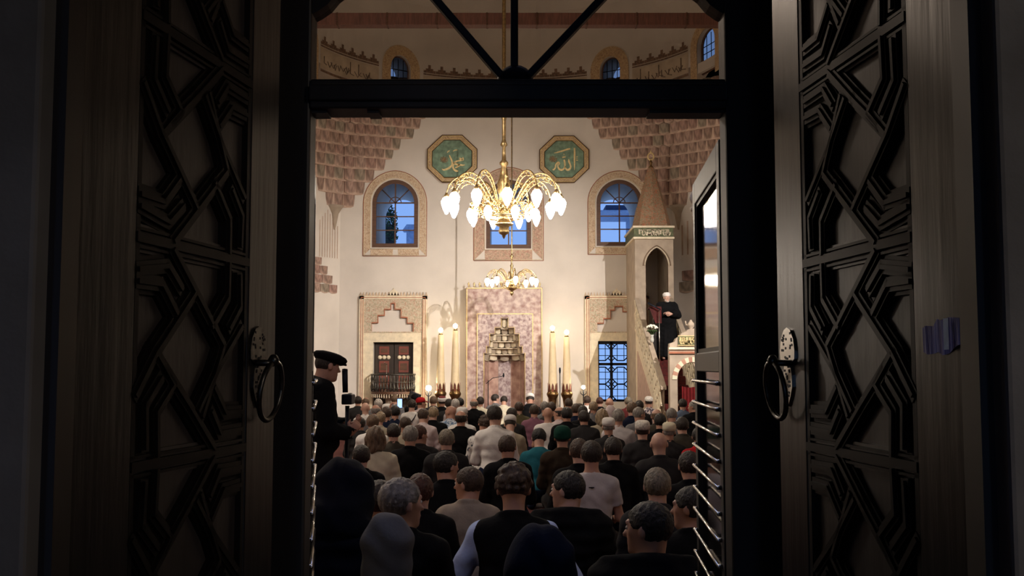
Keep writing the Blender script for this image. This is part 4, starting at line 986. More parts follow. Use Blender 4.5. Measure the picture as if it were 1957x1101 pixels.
def leaf(name,H,E,mirror_plate,lab):
    r=struct(name,tuple(H)); e=(E-H); W_=e.length; ang=math.atan2(e.y,e.x); k_=W_/WL
    # local frame: X along the width, -/+Y thickness, front faces the passage axis
    side=1 if H.x>0 else -1
    M=Matrix.Translation(H)@Matrix.Rotation(ang,4,'Z')
    fr=1 if side>0 else -1      # local +Y side that faces the passage (x=0)
    def B(m,u0,u1,z0,z1,t0,t1,mm): m.box((u0*k_,t0*fr,z0),(u1*k_,t1*fr,z1),mm,M)
    zT=3.05
    q=MB(); B(q,0,uA,.02,zT,-.05,0,doorwood); q.build('hinge_stile',r,bevel=.006)
    q=MB(); B(q,uB,WL,.02,zT,-.05,0,doorwood); q.build('meeting_stile',r,bevel=.006)
    for zz in(.76-.05,zm3,zm2,zm1,zm1+.43):
        q=MB(); B(q,uA,uB,zz-.028,zz+.028,-.05,-.010,doorpanel); B(q,uA,uB,zz-.010,zz+.010,-.010,.002,doorstrip); B(q,uA,uB,zz+.015,zz+.021,-.010,-.002,doorstrip); B(q,uA,uB,zz-.021,zz-.015,-.010,-.002,doorstrip); q.build('cross_rail',r)
    for zz in(.06,2.98): q=MB(); B(q,uA,uB,zz-.06,zz+.06,-.05,0,doorwood); q.build('end_rail',r)
    q=MB(); B(q,uA,uB,.02,zT,-.05,-.017,doorpanel); q.build('panel_ground',r)
    q=MB()
    for a,b in((uA,uA+.016),(uB-.016,uB)): B(q,a,b,.1,zT-.1,-.03,-.002,doorstrip)
    q.build('inner_bead',r)
    mid=(zm2+zm3)/2; hgt=(zm2-zm3)
    for zc,fl in((mid,1),((zm1+zm2)/2,-1),(zm3-hgt/2,-1),((zm1+zm2)/2+hgt,1)):
        for st_ in strips:
            q=MB()
            P=[]
            for u,z in st_:
                z2=max(-hgt/2+.01,min(hgt/2-.01,(z-mid)))*fl+zc; u2=max(uA+.008,min(uB-.008,u)); P.append(Vector((u2*k_,0,z2)))
            for (hw,t0,t1) in((.024,-.018,-.008),(.015,-.008,.000),(.005,.000,.005)):
                for a,b in zip(P,P[1:]):
                    d=(b-a); L_=d.length
                    if L_<1e-4: continue
                    d.normalize(); nn=Vector((-d.z,0,d.x))*hw; a2=a-d*hw*.45; b2=b+d*hw*.45
                    q.prism([M@Vector((p.x,t0*fr,p.z)) for p in(a2+nn,b2+nn,b2-nn,a2-nn)],M.to_3x3()@Vector((0,(t1-t0)*fr,0)),doorstrip)
            q.build('carved_moulding',r)
    # ring pull: pierced plate, staple, ring
    up=on_leaf(1508,660)[0] if side>0 else (on_leaf(491,660,H_L,E_L)[0]/k_)
    zp=CAMZ+(700-668)/2000*2.7
    q=MB(); 
    out=[(0,.075),(.022,.068),(.042,.045),(.050,.015),(.048,-.005),(.020,-.018),(.028,-.045),(.030,-.075),(.018,-.10),(0,-.125),(-.018,-.10),(-.030,-.075),(-.028,-.045),(-.020,-.018),(-.048,-.005),(-.050,.015),(-.042,.045),(-.022,.068)]
    q.prism([M@Vector((up*k_+u,.0,zp-.02+z)) for u,z in out],M.to_3x3()@Vector((0,.006*fr,0)),steel if side>0 else darksteel)
    rnd=random.Random(4)
    for i in range(44):
        z=-.10+rnd.random()*.16; u=(rnd.random()-.5)*(.075 if z>0 else .04)
        q.box((up*k_+u-.003,.0055*fr,zp-.02+z-.003),(up*k_+u+.003,.0072*fr,zp-.02+z+.003),iron,M)
    q.build('handle_plate',r,label='pierced metal plate of the ring pull')
    q=MB(); q.tube([M@Vector((up*k_+u,t_*fr,zp-.035)) for u,t_ in((-.018,.0),(-.018,.03),(-.010,.042),(.010,.042),(.018,.03),(.018,0))],.008,darksteel,8)
    q.lathe([(.001,-.014),(.012,-.008),(.014,.004),(.008,.014),(.001,.016)],darksteel,c=tuple(M@Vector((up*k_,.044*fr,zp-.03))),n=10); q.build('staple',r)
    q=MB(); R_=.066
    q.tube([M@Vector((up*k_+.010+R_*math.cos(a),(.034+.010*math.sin(a))*fr,zp-.035-R_*1.05+R_*1.08*math.sin(a))) for a in np.linspace(0,2*PI,33)],.0068,darksteel,8,cap=False); q.build('door_handle',r,label='iron ring pull')
    return r,M,k_
rR,MR,_k=leaf('door_3',H_R,E_R,1,'')
rL,ML,_k=leaf('door_4',H_L,E_L,1,'')
# torn strip of shiny blue film stuck on the right leaf's outer stile
film=mat('blue_film',(.05,.11,.75,1),.45,scale=14,col2=(.06,.05,.16,1),bump=.6,spec=.25,stretch=(2,2,.2))
film2=mat('pale_film',(.20,.42,.95,1),.4,var=.2,scale=20)
u0,z0=on_leaf(1768,676); u1,z1=on_leaf(1845,606); 
m=MB(); rnd=random.Random(1)
n=8; top=[];bot=[]
for i in range(n+1):
    u=u0+(u1-u0)*i/n; tt=.004+.003*math.sin(i*2.1); top.append((u,tt,z1-(.012 if i<3 else 0)+rnd.uniform(-.003,.003))); bot.append((u,tt*.7,z0+(.012 if i>5 else 0)+rnd.uniform(-.004,.004)))
m.add([MR@Vector(p) for p in top+bot],[(i,i+1,n+i+2,n+i+1) for i in range(n)],film,True)
u2,_=on_leaf(1812,640); u3,_=on_leaf(1822,640)
m.add([MR@Vector(p) for p in((u2,.009,z0+.006),(u3,.009,z0+.006),(u3,.009,z1),(u2,.009,z1))],[(0,1,2,3)],film2)
m.build('plastic_film',label='torn strip of shiny blue plastic film stuck to the right door',cat='tape')
# ---- inner frame with fanlight
YF=3.15; fx0,fx1=at(588,550,YF).x,at(1392,550,YF).x; zl0,zl1=az(208,YF),az(152,YF)
r=struct('trim_12',(0,YF,0))
m=MB(); m.box((-.84,YF,0),(fx0,YF+.10,4.4),blackwood); m.build('frame_post',r,bevel=.008)
m=MB(); m.box((fx1,YF,0),(.86,YF+.10,4.4),blackwood); m.build('frame_post',r,bevel=.008)
m=MB(); m.box((fx0,YF-.01,zl0),(fx1,YF+.12,zl1),blackwood); m.box((fx0,YF-.03,zl0+.02),(fx1,YF-.01,zl1-.02),blackwood); m.build('lintel',r,bevel=.006)
m=MB(); 
for a,b in((700,722),(1243,1392),(585,622)): m.box((at(a,210,YF).x,YF+.02,zl0-.008),(at(b,210,YF).x,YF+.10,zl0+.002),blackwood)
m.build('door_stop',r)
# spandrels of the arched fanlight
def arcx(side):
    pts=[at(590,27,YF),at(606,19,YF),at(625,6,YF),at(640,-12,YF),at(700,-60,YF),at(800,-105,YF),at(990,-130,YF)]
    if side>0: pts=[at(1390,27,YF),at(1376,20,YF),at(1358,7,YF),at(1342,-12,YF),at(1280,-60,YF),at(1180,-105,YF),at(990,-130,YF)]
    return pts
for s_ in(-1,1):
    P=arcx(s_); m=MB(); xo=-.84 if s_<0 else .86
    L=[(xo,YF+.01,P[0].z)]+[(p.x,YF+.01,p.z) for p in P]+[(P[-1].x,YF+.01,4.3),(xo,YF+.01,4.3)]
    for i in range(len(P)-1):
        a,b=P[i],P[i+1]; m.prism([(a.x,YF+.01,a.z),(b.x,YF+.01,b.z),(b.x,YF+.01,4.3),(a.x,YF+.01,4.3)],(0,.08,0),blackwood)
    m.build('fanlight_spandrel',r)
hub=at(985,158,YF)
m=MB(); m.lathe([(.058,0),(.058,.05),(.045,.07)],iron,n=20,M=Matrix.Translation((hub.x,YF+.09,hub.z+.01))@Matrix.Rotation(PI/2,4,'X')); m.build('hub',r)
for (a,b,w_) in(((983,150),(983,-140),.012),((960,140),(745,-110),.0115),((1008,140),(1250,-115),.0115)):
    p,q=at(*a,YF),at(*b,YF); d=(q-p).normalized(); nn=Vector((-d.z,0,d.x))*w_
    m=MB(); m.prism([(v.x,YF+.03,v.z) for v in(p+nn,q+nn,q-nn,p-nn)],(0,.04,0),iron); m.build('radial_bar',r,bevel=.004)
m=MB(); m.add([(fx0,YF+.055,zl1),(fx1,YF+.055,zl1),(fx1,YF+.055,3.6),(fx0,YF+.055,3.6)],[(0,1,2,3)],solid_glass('fanlight_glass',(.46,.42,.39,1),.0,.008)); m.build('fanlight_pane',r,label='dusty dark glass of the fanlight')
# wall of the hall around the door
m=MB(); pierced(m,-7.2,7.2,0,13.5,3.35,[dict(k='rect',cx=(fx0+fx1)/2,w=fx1-fx0+.06,zb=0,zt=3.6)],plaster,0); 
m.box((-.90,YF+.1,0),(fx0-.03,3.35,4.4),blackwood); m.box((fx1+.03,YF+.1,0),(.9,3.35,4.4),blackwood); m.build('wall_front',kind='structure')
# ---- glazed inner leaves, opened into the hall, with guard bars
backm=mat('cream_backing',(.80,.74,.62,1),.8,var=.05,scale=2)
for nm,H,E,zt in(('door_5',Vector((at(1391,600,3.28).x,3.28,0)),Vector((at(1337,600,4.12).x,4.12,0)),0),('door_6',Vector((at(580,600,3.28).x,3.28,0)),Vector((at(590,600,4.12).x,4.12,0)),0)):
    r=struct(nm,tuple(H)); e=E-H; W_=e.length; ang=math.atan2(e.y,e.x); M=Matrix.Translation(H)@Matrix.Rotation(ang,4,'Z'); fr=1 if H.x>0 else -1
    def B(m,u0,u1,z0,z1,t0,t1,mm): m.box((u0,t0*fr,z0),(u1,t1*fr,z1),mm,M)
    top=2.10
    q=MB(); B(q,0,.07,.02,top,-.022,.022,blackwood); q.build('hinge_stile',r,bevel=.004)
    q=MB(); B(q,W_-.075,W_,.02,top,-.022,.022,blackwood); q.build('meeting_stile',r,bevel=.004)
    for z0,z1 in((.02,.2),(1.36,1.43),(top-.09,top)): q=MB(); B(q,.07,W_-.075,z0,z1,-.022,.022,blackwood); q.build('rail',r,bevel=.004)
    q=MB()
    for a,b,c,d in((.07,.085,1.43,top-.09),(W_-.09,W_-.075,1.43,top-.09),(.07,W_-.075,1.43,1.445),(.07,W_-.075,top-.105,top-.09)): B(q,a,b,c,d,-.012,.016,doorstrip)
    q.build('glazing_bead',r)
    q=MB(); B(q,.07,W_-.075,.2,top-.09,-.003,.003,solid_glass('door_glass',(.75,.76,.74,1),.05,.06,True)); q.build('pane',r)
    q=MB(); B(q,.085,W_-.09,1.445,top-.105,-.009,-.006,backm); q.build('backing',r,label='cream blind behind the upper pane')  # cream sheet added so the pane looks bright, like a reflection
    n=15
    for k in range(n):
        z=1.325-k*.0815
        q=MB(); q.tube([M@Vector((u,.034*fr,z)) for u in(.03,W_-.03)],.0055,steel,8); 
        for u in(.05,W_-.05): q.tube([M@Vector((u,.02*fr,z)),M@Vector((u,.036*fr,z))],.008,steel,6)
        q.build('guard_bar',r,label='shiny steel guard bar')
# carved bracket catching the light behind the right leaf
v=at(1331,378,5.2); t=thing('wall_bracket',(v.x,5.2,v.z),'pale carved scroll bracket beside the open glazed door','bracket')
m=MB(); m.tube(smooth([(v.x+.06,5.2,v.z+.05),(v.x+.0,5.2,v.z+.035),(v.x-.025,5.2,v.z+.0),(v.x+.0,5.2,v.z-.03),(v.x+.03,5.2,v.z-.01)]),.014,cream,6); m.tube([(v.x-.03,5.2,v.z-.06),(v.x+.08,5.2,v.z-.03)],.013,cream,6); m.build('scroll',t)
m=MB(); m.box((v.x-.01,5.16,v.z+.045),(v.x+.12,5.24,v.z+.065),blackwood); m.tube([(v.x+.08,5.2,v.z),(v.x+.35,5.1,v.z)],.02,blackwood,6); m.build('arm',t)
# ================================================= OUTSIDE THE WINDOWS
v=at(750,430,46); t=thing('tree',(v.x,46,-2),'dark green tree seen through the left arched window','tree')
m=MB(); m.tube([(v.x,46,-2),(v.x-.1,46,v.z)],.25,mat('bark',(.05,.04,.03,1),.9),8); m.build('trunk',t)
lf=mat('dusk_leaves',(.035,.075,.03,1),.9,var=.4,scale=4); m=MB(); rnd=random.Random(3)
for k in range(900):
    a=rnd.random()*2*PI; el=math.asin(rnd.uniform(-.8,1)); rr=(.55+.45*rnd.random()); c=Vector((v.x-.1+.36*rr*math.cos(a)*math.cos(el),46+.36*rr*math.sin(a)*math.cos(el),v.z-.2+1.2*rr*math.sin(el)))
    n1=Vector((rnd.uniform(-1,1),rnd.uniform(-1,1),rnd.uniform(-1,1))).normalized(); n2=n1.cross(Vector((.3,.5,.8))).normalized(); s_=.07
    m.add([c-n1*s_,c+n2*s_*.5,c+n1*s_,c-n2*s_*.5],[(0,1,2,3)],lf)
m.build('foliage',t,kind='stuff')
v=at(787,436,60); t=thing('chimney',(v.x,60,-2),'grey chimney seen through the left arched window','chimney')
gw=mat('grey_render',(.30,.36,.48,1),.9)
m=MB(); m.box((v.x-.28,59.7,-2),(v.x+.28,60.3,v.z-.2),gw); m.build('shaft',t); m=MB(); m.prism([(v.x-.5,59.5,v.z-.2),(v.x+.5,59.5,v.z-.2),(v.x+.25,59.5,v.z+.15),(v.x-.25,59.5,v.z+.15)],(0,1,0),gw); m.build('cap',t)
v=at(1166,400,60); t=thing('building',(v.x,60,0),'dark flat-roofed building seen through the right arched window','building')
a,b=at(1158,400,60),at(1240,392,60); dk=mat('dark_facade',(.03,.05,.10,1),.8); m=MB(); m.box((a.x,60,az(403,60)),(b.x,64,az(392,60)),dk); m.build('upper_storey',t); m=MB(); m.box((a.x-.6,59.7,az(406,60)),(b.x,64,az(403,60)),gw); m.build('roof_slab',t)
m=MB(); m.box((b.x-.9,60.5,-2),(b.x,64,az(406,60)),gw); m.build('pier',t)
# ================================================= PEOPLE: implicit bodies meshed with surface nets
def nets(prims,lo,hi,vx,post=None):
    lo=np.array(lo,float); n=np.ceil((np.array(hi)-lo)/vx).astype(int)+1
    ax_=[lo[i]+vx*np.arange(n[i]) for i in range(3)]
    F=np.full(tuple(n),.2,np.float32)
    for p in prims:
        k=p.get('k',.03); t=p['t']
        if t=='c': a,b=np.array(p['a'],float),np.array(p['b'],float); r=max(p['ra'],p['rb']); bl=np.minimum(a,b)-r; bh=np.maximum(a,b)+r
        else: c=np.array(p['c'],float); r=max(p['r']); bl=c-r; bh=c+r
        bl-=k+.05; bh+=k+.05
        i0=np.clip(((bl-lo)/vx).astype(int),0,n-1); i1=np.clip(np.ceil((bh-lo)/vx).astype(int)+1,1,n)
        if np.any(i1<=i0): continue
        sl=tuple(slice(i0[i],i1[i]) for i in range(3))
        X,Y,Z=np.meshgrid(ax_[0][sl[0]],ax_[1][sl[1]],ax_[2][sl[2]],indexing='ij')
        if t=='c':
            ba=b-a; L2=max(1e-9,ba@ba); h=np.clip(((X-a[0])*ba[0]+(Y-a[1])*ba[1]+(Z-a[2])*ba[2])/L2,0,1)
            sx=p.get('fx',1)
            d=np.sqrt((X-a[0]-h*ba[0])**2+((Y-a[1]-h*ba[1]))**2+(Z-a[2]-h*ba[2])**2)-(p['ra']+(p['rb']-p['ra'])*h)
        else:
            R=p.get('R'); P=(X-c[0],Y-c[1],Z-c[2])
            if R is not None: P=tuple(R[0,i]*P[0]+R[1,i]*P[1]+R[2,i]*P[2] for i in range(3))
            q=p['r']; k0=np.sqrt((P[0]/q[0])**2+(P[1]/q[1])**2+(P[2]/q[2])**2)+1e-6
            k1=np.sqrt((P[0]/q[0]**2)**2+(P[1]/q[1]**2)**2+(P[2]/q[2]**2)**2)+1e-6; d=k0*(k0-1)/k1
        f=F[sl]
        if p.get('sub'):
            h=np.maximum(k-np.abs(-d-f),0)/k; F[sl]=np.maximum(f,-d)+h*h*k*.25
        else:
            h=np.maximum(k-np.abs(d-f),0)/k; F[sl]=np.minimum(f,d)-h*h*k*.25
    if post is not None:
        X,Y,Z=np.meshgrid(*ax_,indexing='ij'); F=post(F,X,Y,Z)
    S_=F<0
    c8=[S_[i:n[0]-1+i,j:n[1]-1+j,k:n[2]-1+k] for i in(0,1) for j in(0,1) for k in(0,1)]
    s=sum(c.astype(np.int8) for c in c8); act=(s>0)&(s<8)
    I=np.argwhere(act)
    if len(I)==0: return None
    idm=-np.ones(act.shape,np.int64); idm[tuple(I.T)]=np.arange(len(I))
    acc=np.zeros((len(I),3)); cnt=np.zeros(len(I))
    for a in range(3):
        for (u,v) in((0,0),(0,1),(1,0),(1,1)):
            o=[0,0,0]; oth=[x for x in range(3) if x!=a]; o[oth[0]]=u; o[oth[1]]=v
            o2=list(o); o2[a]=1
            f0=F[tuple((I+o).T)]; f1=F[tuple((I+o2).T)]; m=(f0<0)!=(f1<0)
            t=np.where(m,f0/np.where(m,f0-f1,1),0); pos=np.tile(np.array(o,float),(len(I),1)); pos[:,a]=t
            acc[m]+=pos[m]; cnt[m]+=1
    V=lo+(I+acc/cnt[:,None])*vx
    Q=[]
    for a in range(3):
        oth=[x for x in range(3) if x!=a]
        sl0=[slice(None)]*3; sl1=[slice(None)]*3; sl0[a]=slice(0,n[a]-1); sl1[a]=slice(1,n[a])
        e=S_[tuple(sl0)]!=S_[tuple(sl1)]; E=np.argwhere(e)
        ok=(E[:,oth[0]]>0)&(E[:,oth[1]]>0)&(E[:,oth[0]]<n[oth[0]]-1)&(E[:,oth[1]]<n[oth[1]]-1); E=E[ok]
        q=[]
        for (u,v) in((0,0),(1,0),(1,1),(0,1)):
            t=E.copy(); t[:,oth[0]]-=u; t[:,oth[1]]-=v; q.append(idm[tuple(t.T)])
        q=np.stack(q,1); ins=S_[tuple(E.T)]; 
        if a==1: ins=~ins
        q[~ins]=q[~ins][:,::-1]; Q.append(q)
    Q=np.concatenate(Q); Q=Q[(Q>=0).all(1)]
    return V,Q
def to_mesh(name,VQ):
    V,Q=VQ; me=bpy.data.meshes.new(name); me.vertices.add(len(V)); me.vertices.foreach_set('co',V.astype(np.float32).ravel())
    me.loops.add(Q.size); me.loops.foreach_set('vertex_index',Q.ravel().astype(np.int32)); me.polygons.add(len(Q))
    me.polygons.foreach_set('loop_start',np.arange(0,Q.size,4,dtype=np.int32)); me.polygons.foreach_set('loop_total',np.full(len(Q),4,np.int32))
    me.polygons.foreach_set('use_smooth',np.ones(len(Q),bool)); me.update(); me.validate(); me.materials.append(plaster); return me
def cap(a,b,ra,rb,k=.03,**q): return dict(t='c',a=tuple(a),b=tuple(b),ra=ra,rb=rb,k=k,**q)
def ell(c,r,k=.03,R=None,**q): return dict(t='e',c=tuple(c),r=r,k=k,R=R,**q)
def headmat(yaw,pitch,roll):
    return Matrix.Rotation(yaw,3,'Z')@Matrix.Rotation(-pitch,3,'X')@Matrix.Rotation(roll,3,'Y')
def head_prims(c,M,fine=False):
    R=np.array(M); H=lambda x,y,z:tuple(Vector(c)+M@Vector((x,y,z)))
    L=[ell(H(0,-.012,.022),(.076,.096,.088),.02,R), ell(H(0,.030,-.045),(.056,.068,.078),.035,R),
       cap(H(0,.045,-.095),H(0,.078,-.098),.030,.022,.03), # chin
       cap(H(0,.088,.012),H(0,.112,-.028),.008,.014,.014), # nose
       cap(H(-.035,.086,.030),H(.035,.086,.030),.010,.010,.02), # brow
       cap(H(-.020,.090,-.060),H(.020,.090,-.060),.008,.008,.01), # lips
       ell(H(.036,.060,-.010),(.022,.022,.024),.02,R),ell(H(-.036,.060,-.010),(.022,.022,.024),.02,R)]
    for s in(-1,1):
        L.append(ell(H(s*.080,-.004,-.008),(.010,.020,.033),.008,R))
        L.append(ell(H(s*.031,.096,.006),(.016,.014,.010),.010,R,sub=True))
    return L
def hand_prims(w,d,n,curl=.5,s=1,k=.010):
    """w wrist, d towards the fingertips, n palm normal; s=+1/-1 side of the thumb"""
    w,d,n=Vector(w),Vector(d).normalized(),Vector(n); n=(n-d*n.dot(d)).normalized(); t=d.cross(n)*s; L=[]
    for i,(off,ln) in enumerate(((.030,.036),(.011,.042),(-.009,.039),(-.027,.031))):
        kn=w+d*.085+t*off; L.append(cap(w+t*off*.55+d*.01,kn,.017,.0125,.014))
        d2=(d*math.cos(curl)+n*math.sin(curl)).normalized(); d3=(d*math.cos(curl*2)+n*math.sin(curl*2)).normalized()
        a=kn+d2*ln; L.append(cap(kn,a,.0105,.0095,k)); L.append(cap(a,a+d3*ln*.75,.0095,.008,k))
    b=w+d*.025+t*.026; m=b+(d*.6+t*.75+n*.2).normalized()*.045; L.append(cap(b,m,.015,.012,.012)); L.append(cap(m,m+(d*.9+t*.15+n*.4).normalized()*.034,.011,.009,k))
    return L
POSES={
 'U':dict(),'B':dict(lean=.09,pitch=.55,sh=-.02),'W':dict(lean=.16,pitch=.35,sh=-.03),'L':dict(yaw=1.05,pitch=.05),'R':dict(yaw=-.95,pitch=.05),
 'T':dict(roll=.22,yaw=.25,pitch=.1,lean=.03),'V':dict(yaw=-.35,pitch=.15,lean=.02,roll=-.1),'A':dict(arms='dua',pitch=.15),'P':dict(arms='phone',pitch=.0,fine=1),
 'F':dict(lean=.22,pitch=.75,sh=-.05),'G':dict(lean=.05,pitch=.25,wide=1.08,elx=.335)}
def joints(pose):
    p=POSES[pose]; ln=p.get('lean',0); wd=p.get('wide',1.0); J={}
    J['pel']=Vector((0,0,.17)); J['ab']=Vector((0,.02+ln*.3,.32)); J['ch']=Vector((0,.01+ln*.75,.49-ln*.08)); J['nb']=Vector((0,.0+ln*1.15,.655-ln*.18+p.get('sh',0)))
    z=J['nb'].z; y=J['nb'].y
    for s in(-1,1):
        J['sh',s]=Vector((s*.160*wd,y+.01,z-.075)); J['kn',s]=Vector((s*.17,.40,.085)); J['ft',s]=Vector((s*.10,-.17,.05)); J['hip',s]=Vector((s*.10,.0,.15))
        J['el',s]=Vector((s*.225*wd,y+.06,z-.34)); J['ha',s]=Vector((s*.15,y*.5+.30,.26))
        if 'elx' in p: J['el',s]=Vector((s*p['elx'],y+.0,z-.36))
    a=p.get('arms')
    if a=='dua':
        for s in(-1,1): J['el',s]=Vector((s*.25,.10,.36)); J['ha',s]=Vector((s*.10,.30,.55))
    if a=='phone': J['el',-1]=Vector((-.23,.20,.50)); J['ha',-1]=Vector((-.12,.33,.86))
    M=headmat(p.get('yaw',0),p.get('pitch',0),p.get('roll',0))
    J['hc']=J['nb']+Vector((0,.02+ln*.25,0))+(Matrix.Rotation(-p.get('pitch',0)*.6,3,'X')@Vector((0,.012,.158))); J['M']=M; J['wd']=wd
    return J
def torso_prims(J,g=0,arms=True,sq=0):
    wd=J['wd']; nb,ch,ab,pel=J['nb'],J['ch'],J['ab'],J['pel']
    L=[ell(ch,(.150*wd+g,.108+g,.18+g),.06),ell(ab,(.142*wd+g,.112+g,.17+g),.08),ell(pel+Vector((0,0,.01)),(.17+g,.14+g,.12+g),.06)]
    for s in(-1,1):
        sh=J['sh',s]; L.append(cap(nb+Vector((s*.02,-.015,.0)),sh+Vector((-s*.02,-.01,.008)),.042+g*.5,.048+g+sq,.045))
        L.append(cap(sh+Vector((-s*.10,-.02,-.06)),sh+Vector((-s*.04,-.01,-.02)),.085+g,.075+g,.05))
        if arms:
            L.append(cap(sh,J['el',s],.052+g+sq,.042+g,.035)); L.append(cap(J['el',s],J['ha',s],.042+g,.030+g,.025))
    return L
def leg_prims(J,g=0):
    L=[]
    for s in(-1,1): L+= [cap(J['hip',s],J['kn',s],.085+g,.062+g,.04),cap(J['kn',s],J['ft',s],.052+g,.040+g,.03),cap(J['ft',s],J['ft',s]+Vector((0,-.10,-.01)),.038+g*.5,.028+g*.5,.02)]
    return L
def neck_prims(J): 
    return [cap(J['nb']+Vector((0,0,-.03)),J['hc']+J['M']@Vector((0,-.03,-.05)),.058,.054,.03)]
_body={}
def body_mesh(pose):
    if pose in _body: return _body[pose]
    J=joints(pose); fine=POSES[pose].get('fine')
    L=torso_prims(J,-.006)+leg_prims(J,-.006)+neck_prims(J)+head_prims(J['hc'],J['M'])
    for s in(-1,1):
        d=(J['ha',s]-J['el',s]).normalized()
        if fine and s<0: L+=hand_prims(J['ha',s],Vector((.2,.1,1)),Vector((.9,.2,0)),.7,-s,.006)
        else: L+=[q for q in hand_prims(J['ha',s],Vector((-s*.3,.8,-.25)) if POSES[pose].get('arms')!='dua' else Vector((0,.35,.9)),Vector((0,0,-1)) if POSES[pose].get('arms')!='dua' else Vector((0,-1,.2)),.25,-s,.010)]
    m=to_mesh('person_body',nets(L,(-.36,-.36,-.01),(.36,.62,1.06),.0115 if not fine else .009)); _body[pose]=(m,J); return _body[pose]
_cl={}
def folds(F,X,Y,Z,A=.0035): return F+A*np.sin(X*31+3.1*np.sin(Z*13+1)+Z*9)*np.sin(Z*26+2.5*np.sin(X*17)+Y*12)+A*.6*np.sin(Z*55+4*np.sin(X*11+Y*9))
def cloth_mesh(pose,kind):
    if (pose,kind) in _cl: return _cl[pose,kind]
    _,J=body_mesh(pose); nb=J['nb']
    if kind=='trousers':
        L=leg_prims(J,.014)+[ell(J['pel']+Vector((0,0,.0)),(.185,.155,.13),.05)]
        def post(F,X,Y,Z):
            F=folds(F,X,Y,Z); F=np.maximum(F,Z-.26)
            return F
        r=nets(L,(-.34,-.36,-.02),(.34,.60,.34),.014,post)
    else:
        g={'shirt':.012,'tee':.010,'jacket':.019,'vest':.016,'puffer':.045,'blouse':.018}[kind]; sq={'jacket':.007,'puffer':.02}.get(kind,0)
        arms=kind!='vest'
        L=torso_prims(J,g,arms,sq)
        up=Vector((0,0,1)); col=nb+Vector((0,.012,.012))
        if kind in('shirt','jacket','puffer','vest'):
            r1=.060 if kind=='shirt' else .066; tr=.013 if kind=='shirt' else .018
            for i in range(12):
                a0,a1=2*PI*i/12,2*PI*(i+1)/12; f=lambda a:(col.x+r1*math.cos(a),col.y+r1*.95*math.sin(a),col.z+.010-.022*math.sin(a)+(.006 if kind!='shirt' else .012))
                L.append(cap(f(a0),f(a1),tr,tr,.012))
        if kind=='puffer': L.append(cap(nb+Vector((-.07,-.07,.0)),nb+Vector((.07,-.07,.0)),.055,.055,.04))
        def post(F,X,Y,Z):
            F=folds(F,X,Y,Z,.0030 if kind!='blouse' else .005)
            if kind=='puffer': F=F+.006*np.cos(Z*75)
            lim=col.z+(.030 if kind in('shirt','jacket','puffer','vest') else .0)-.35*(Y-col.y)
            F=np.maximum(F,Z-lim)
            F=np.maximum(F,(.13 if kind!='jacket' else .06)-Z)
            if arms:
                cut={'tee':.50,'shirt':.86,'blouse':.8}.get(kind,.93)
                for s in(-1,1):
                    e,h=J['el',s],J['ha',s]
                    if kind=='tee':
                        sh=J['sh',s]; d=(e-sh); c=sh+d*.62; n=d.normalized(); far=(X*s>abs(c.x)-.05)
                        pl=(X-c.x)*n.x+(Y-c.y)*n.y+(Z-c.z)*n.z; dist=np.sqrt((X-e.x)**2+(Y-e.y)**2+(Z-e.z)**2)
                        F=np.where(far&(pl>0)&(dist<.30)&(np.abs(X)>.175),np.maximum(F,pl),F)
                        dh=np.sqrt((X-h.x)**2+(Y-h.y)**2+(Z-h.z)**2); F=np.where((dh<.16)&(Y>.18),np.maximum(F,.02),F)
                    else:
                        dh=np.sqrt((X-h.x)**2+(Y-h.y)**2+(Z-h.z)**2); F=np.maximum(F,.055-dh) if cut>.9 else np.maximum(F,.085-dh)
            return F
        r=nets(L,(-.40,-.32,0),(.40,.56,1.0),.0125,post)
    m=to_mesh(kind,r); _cl[pose,kind]=m; return m
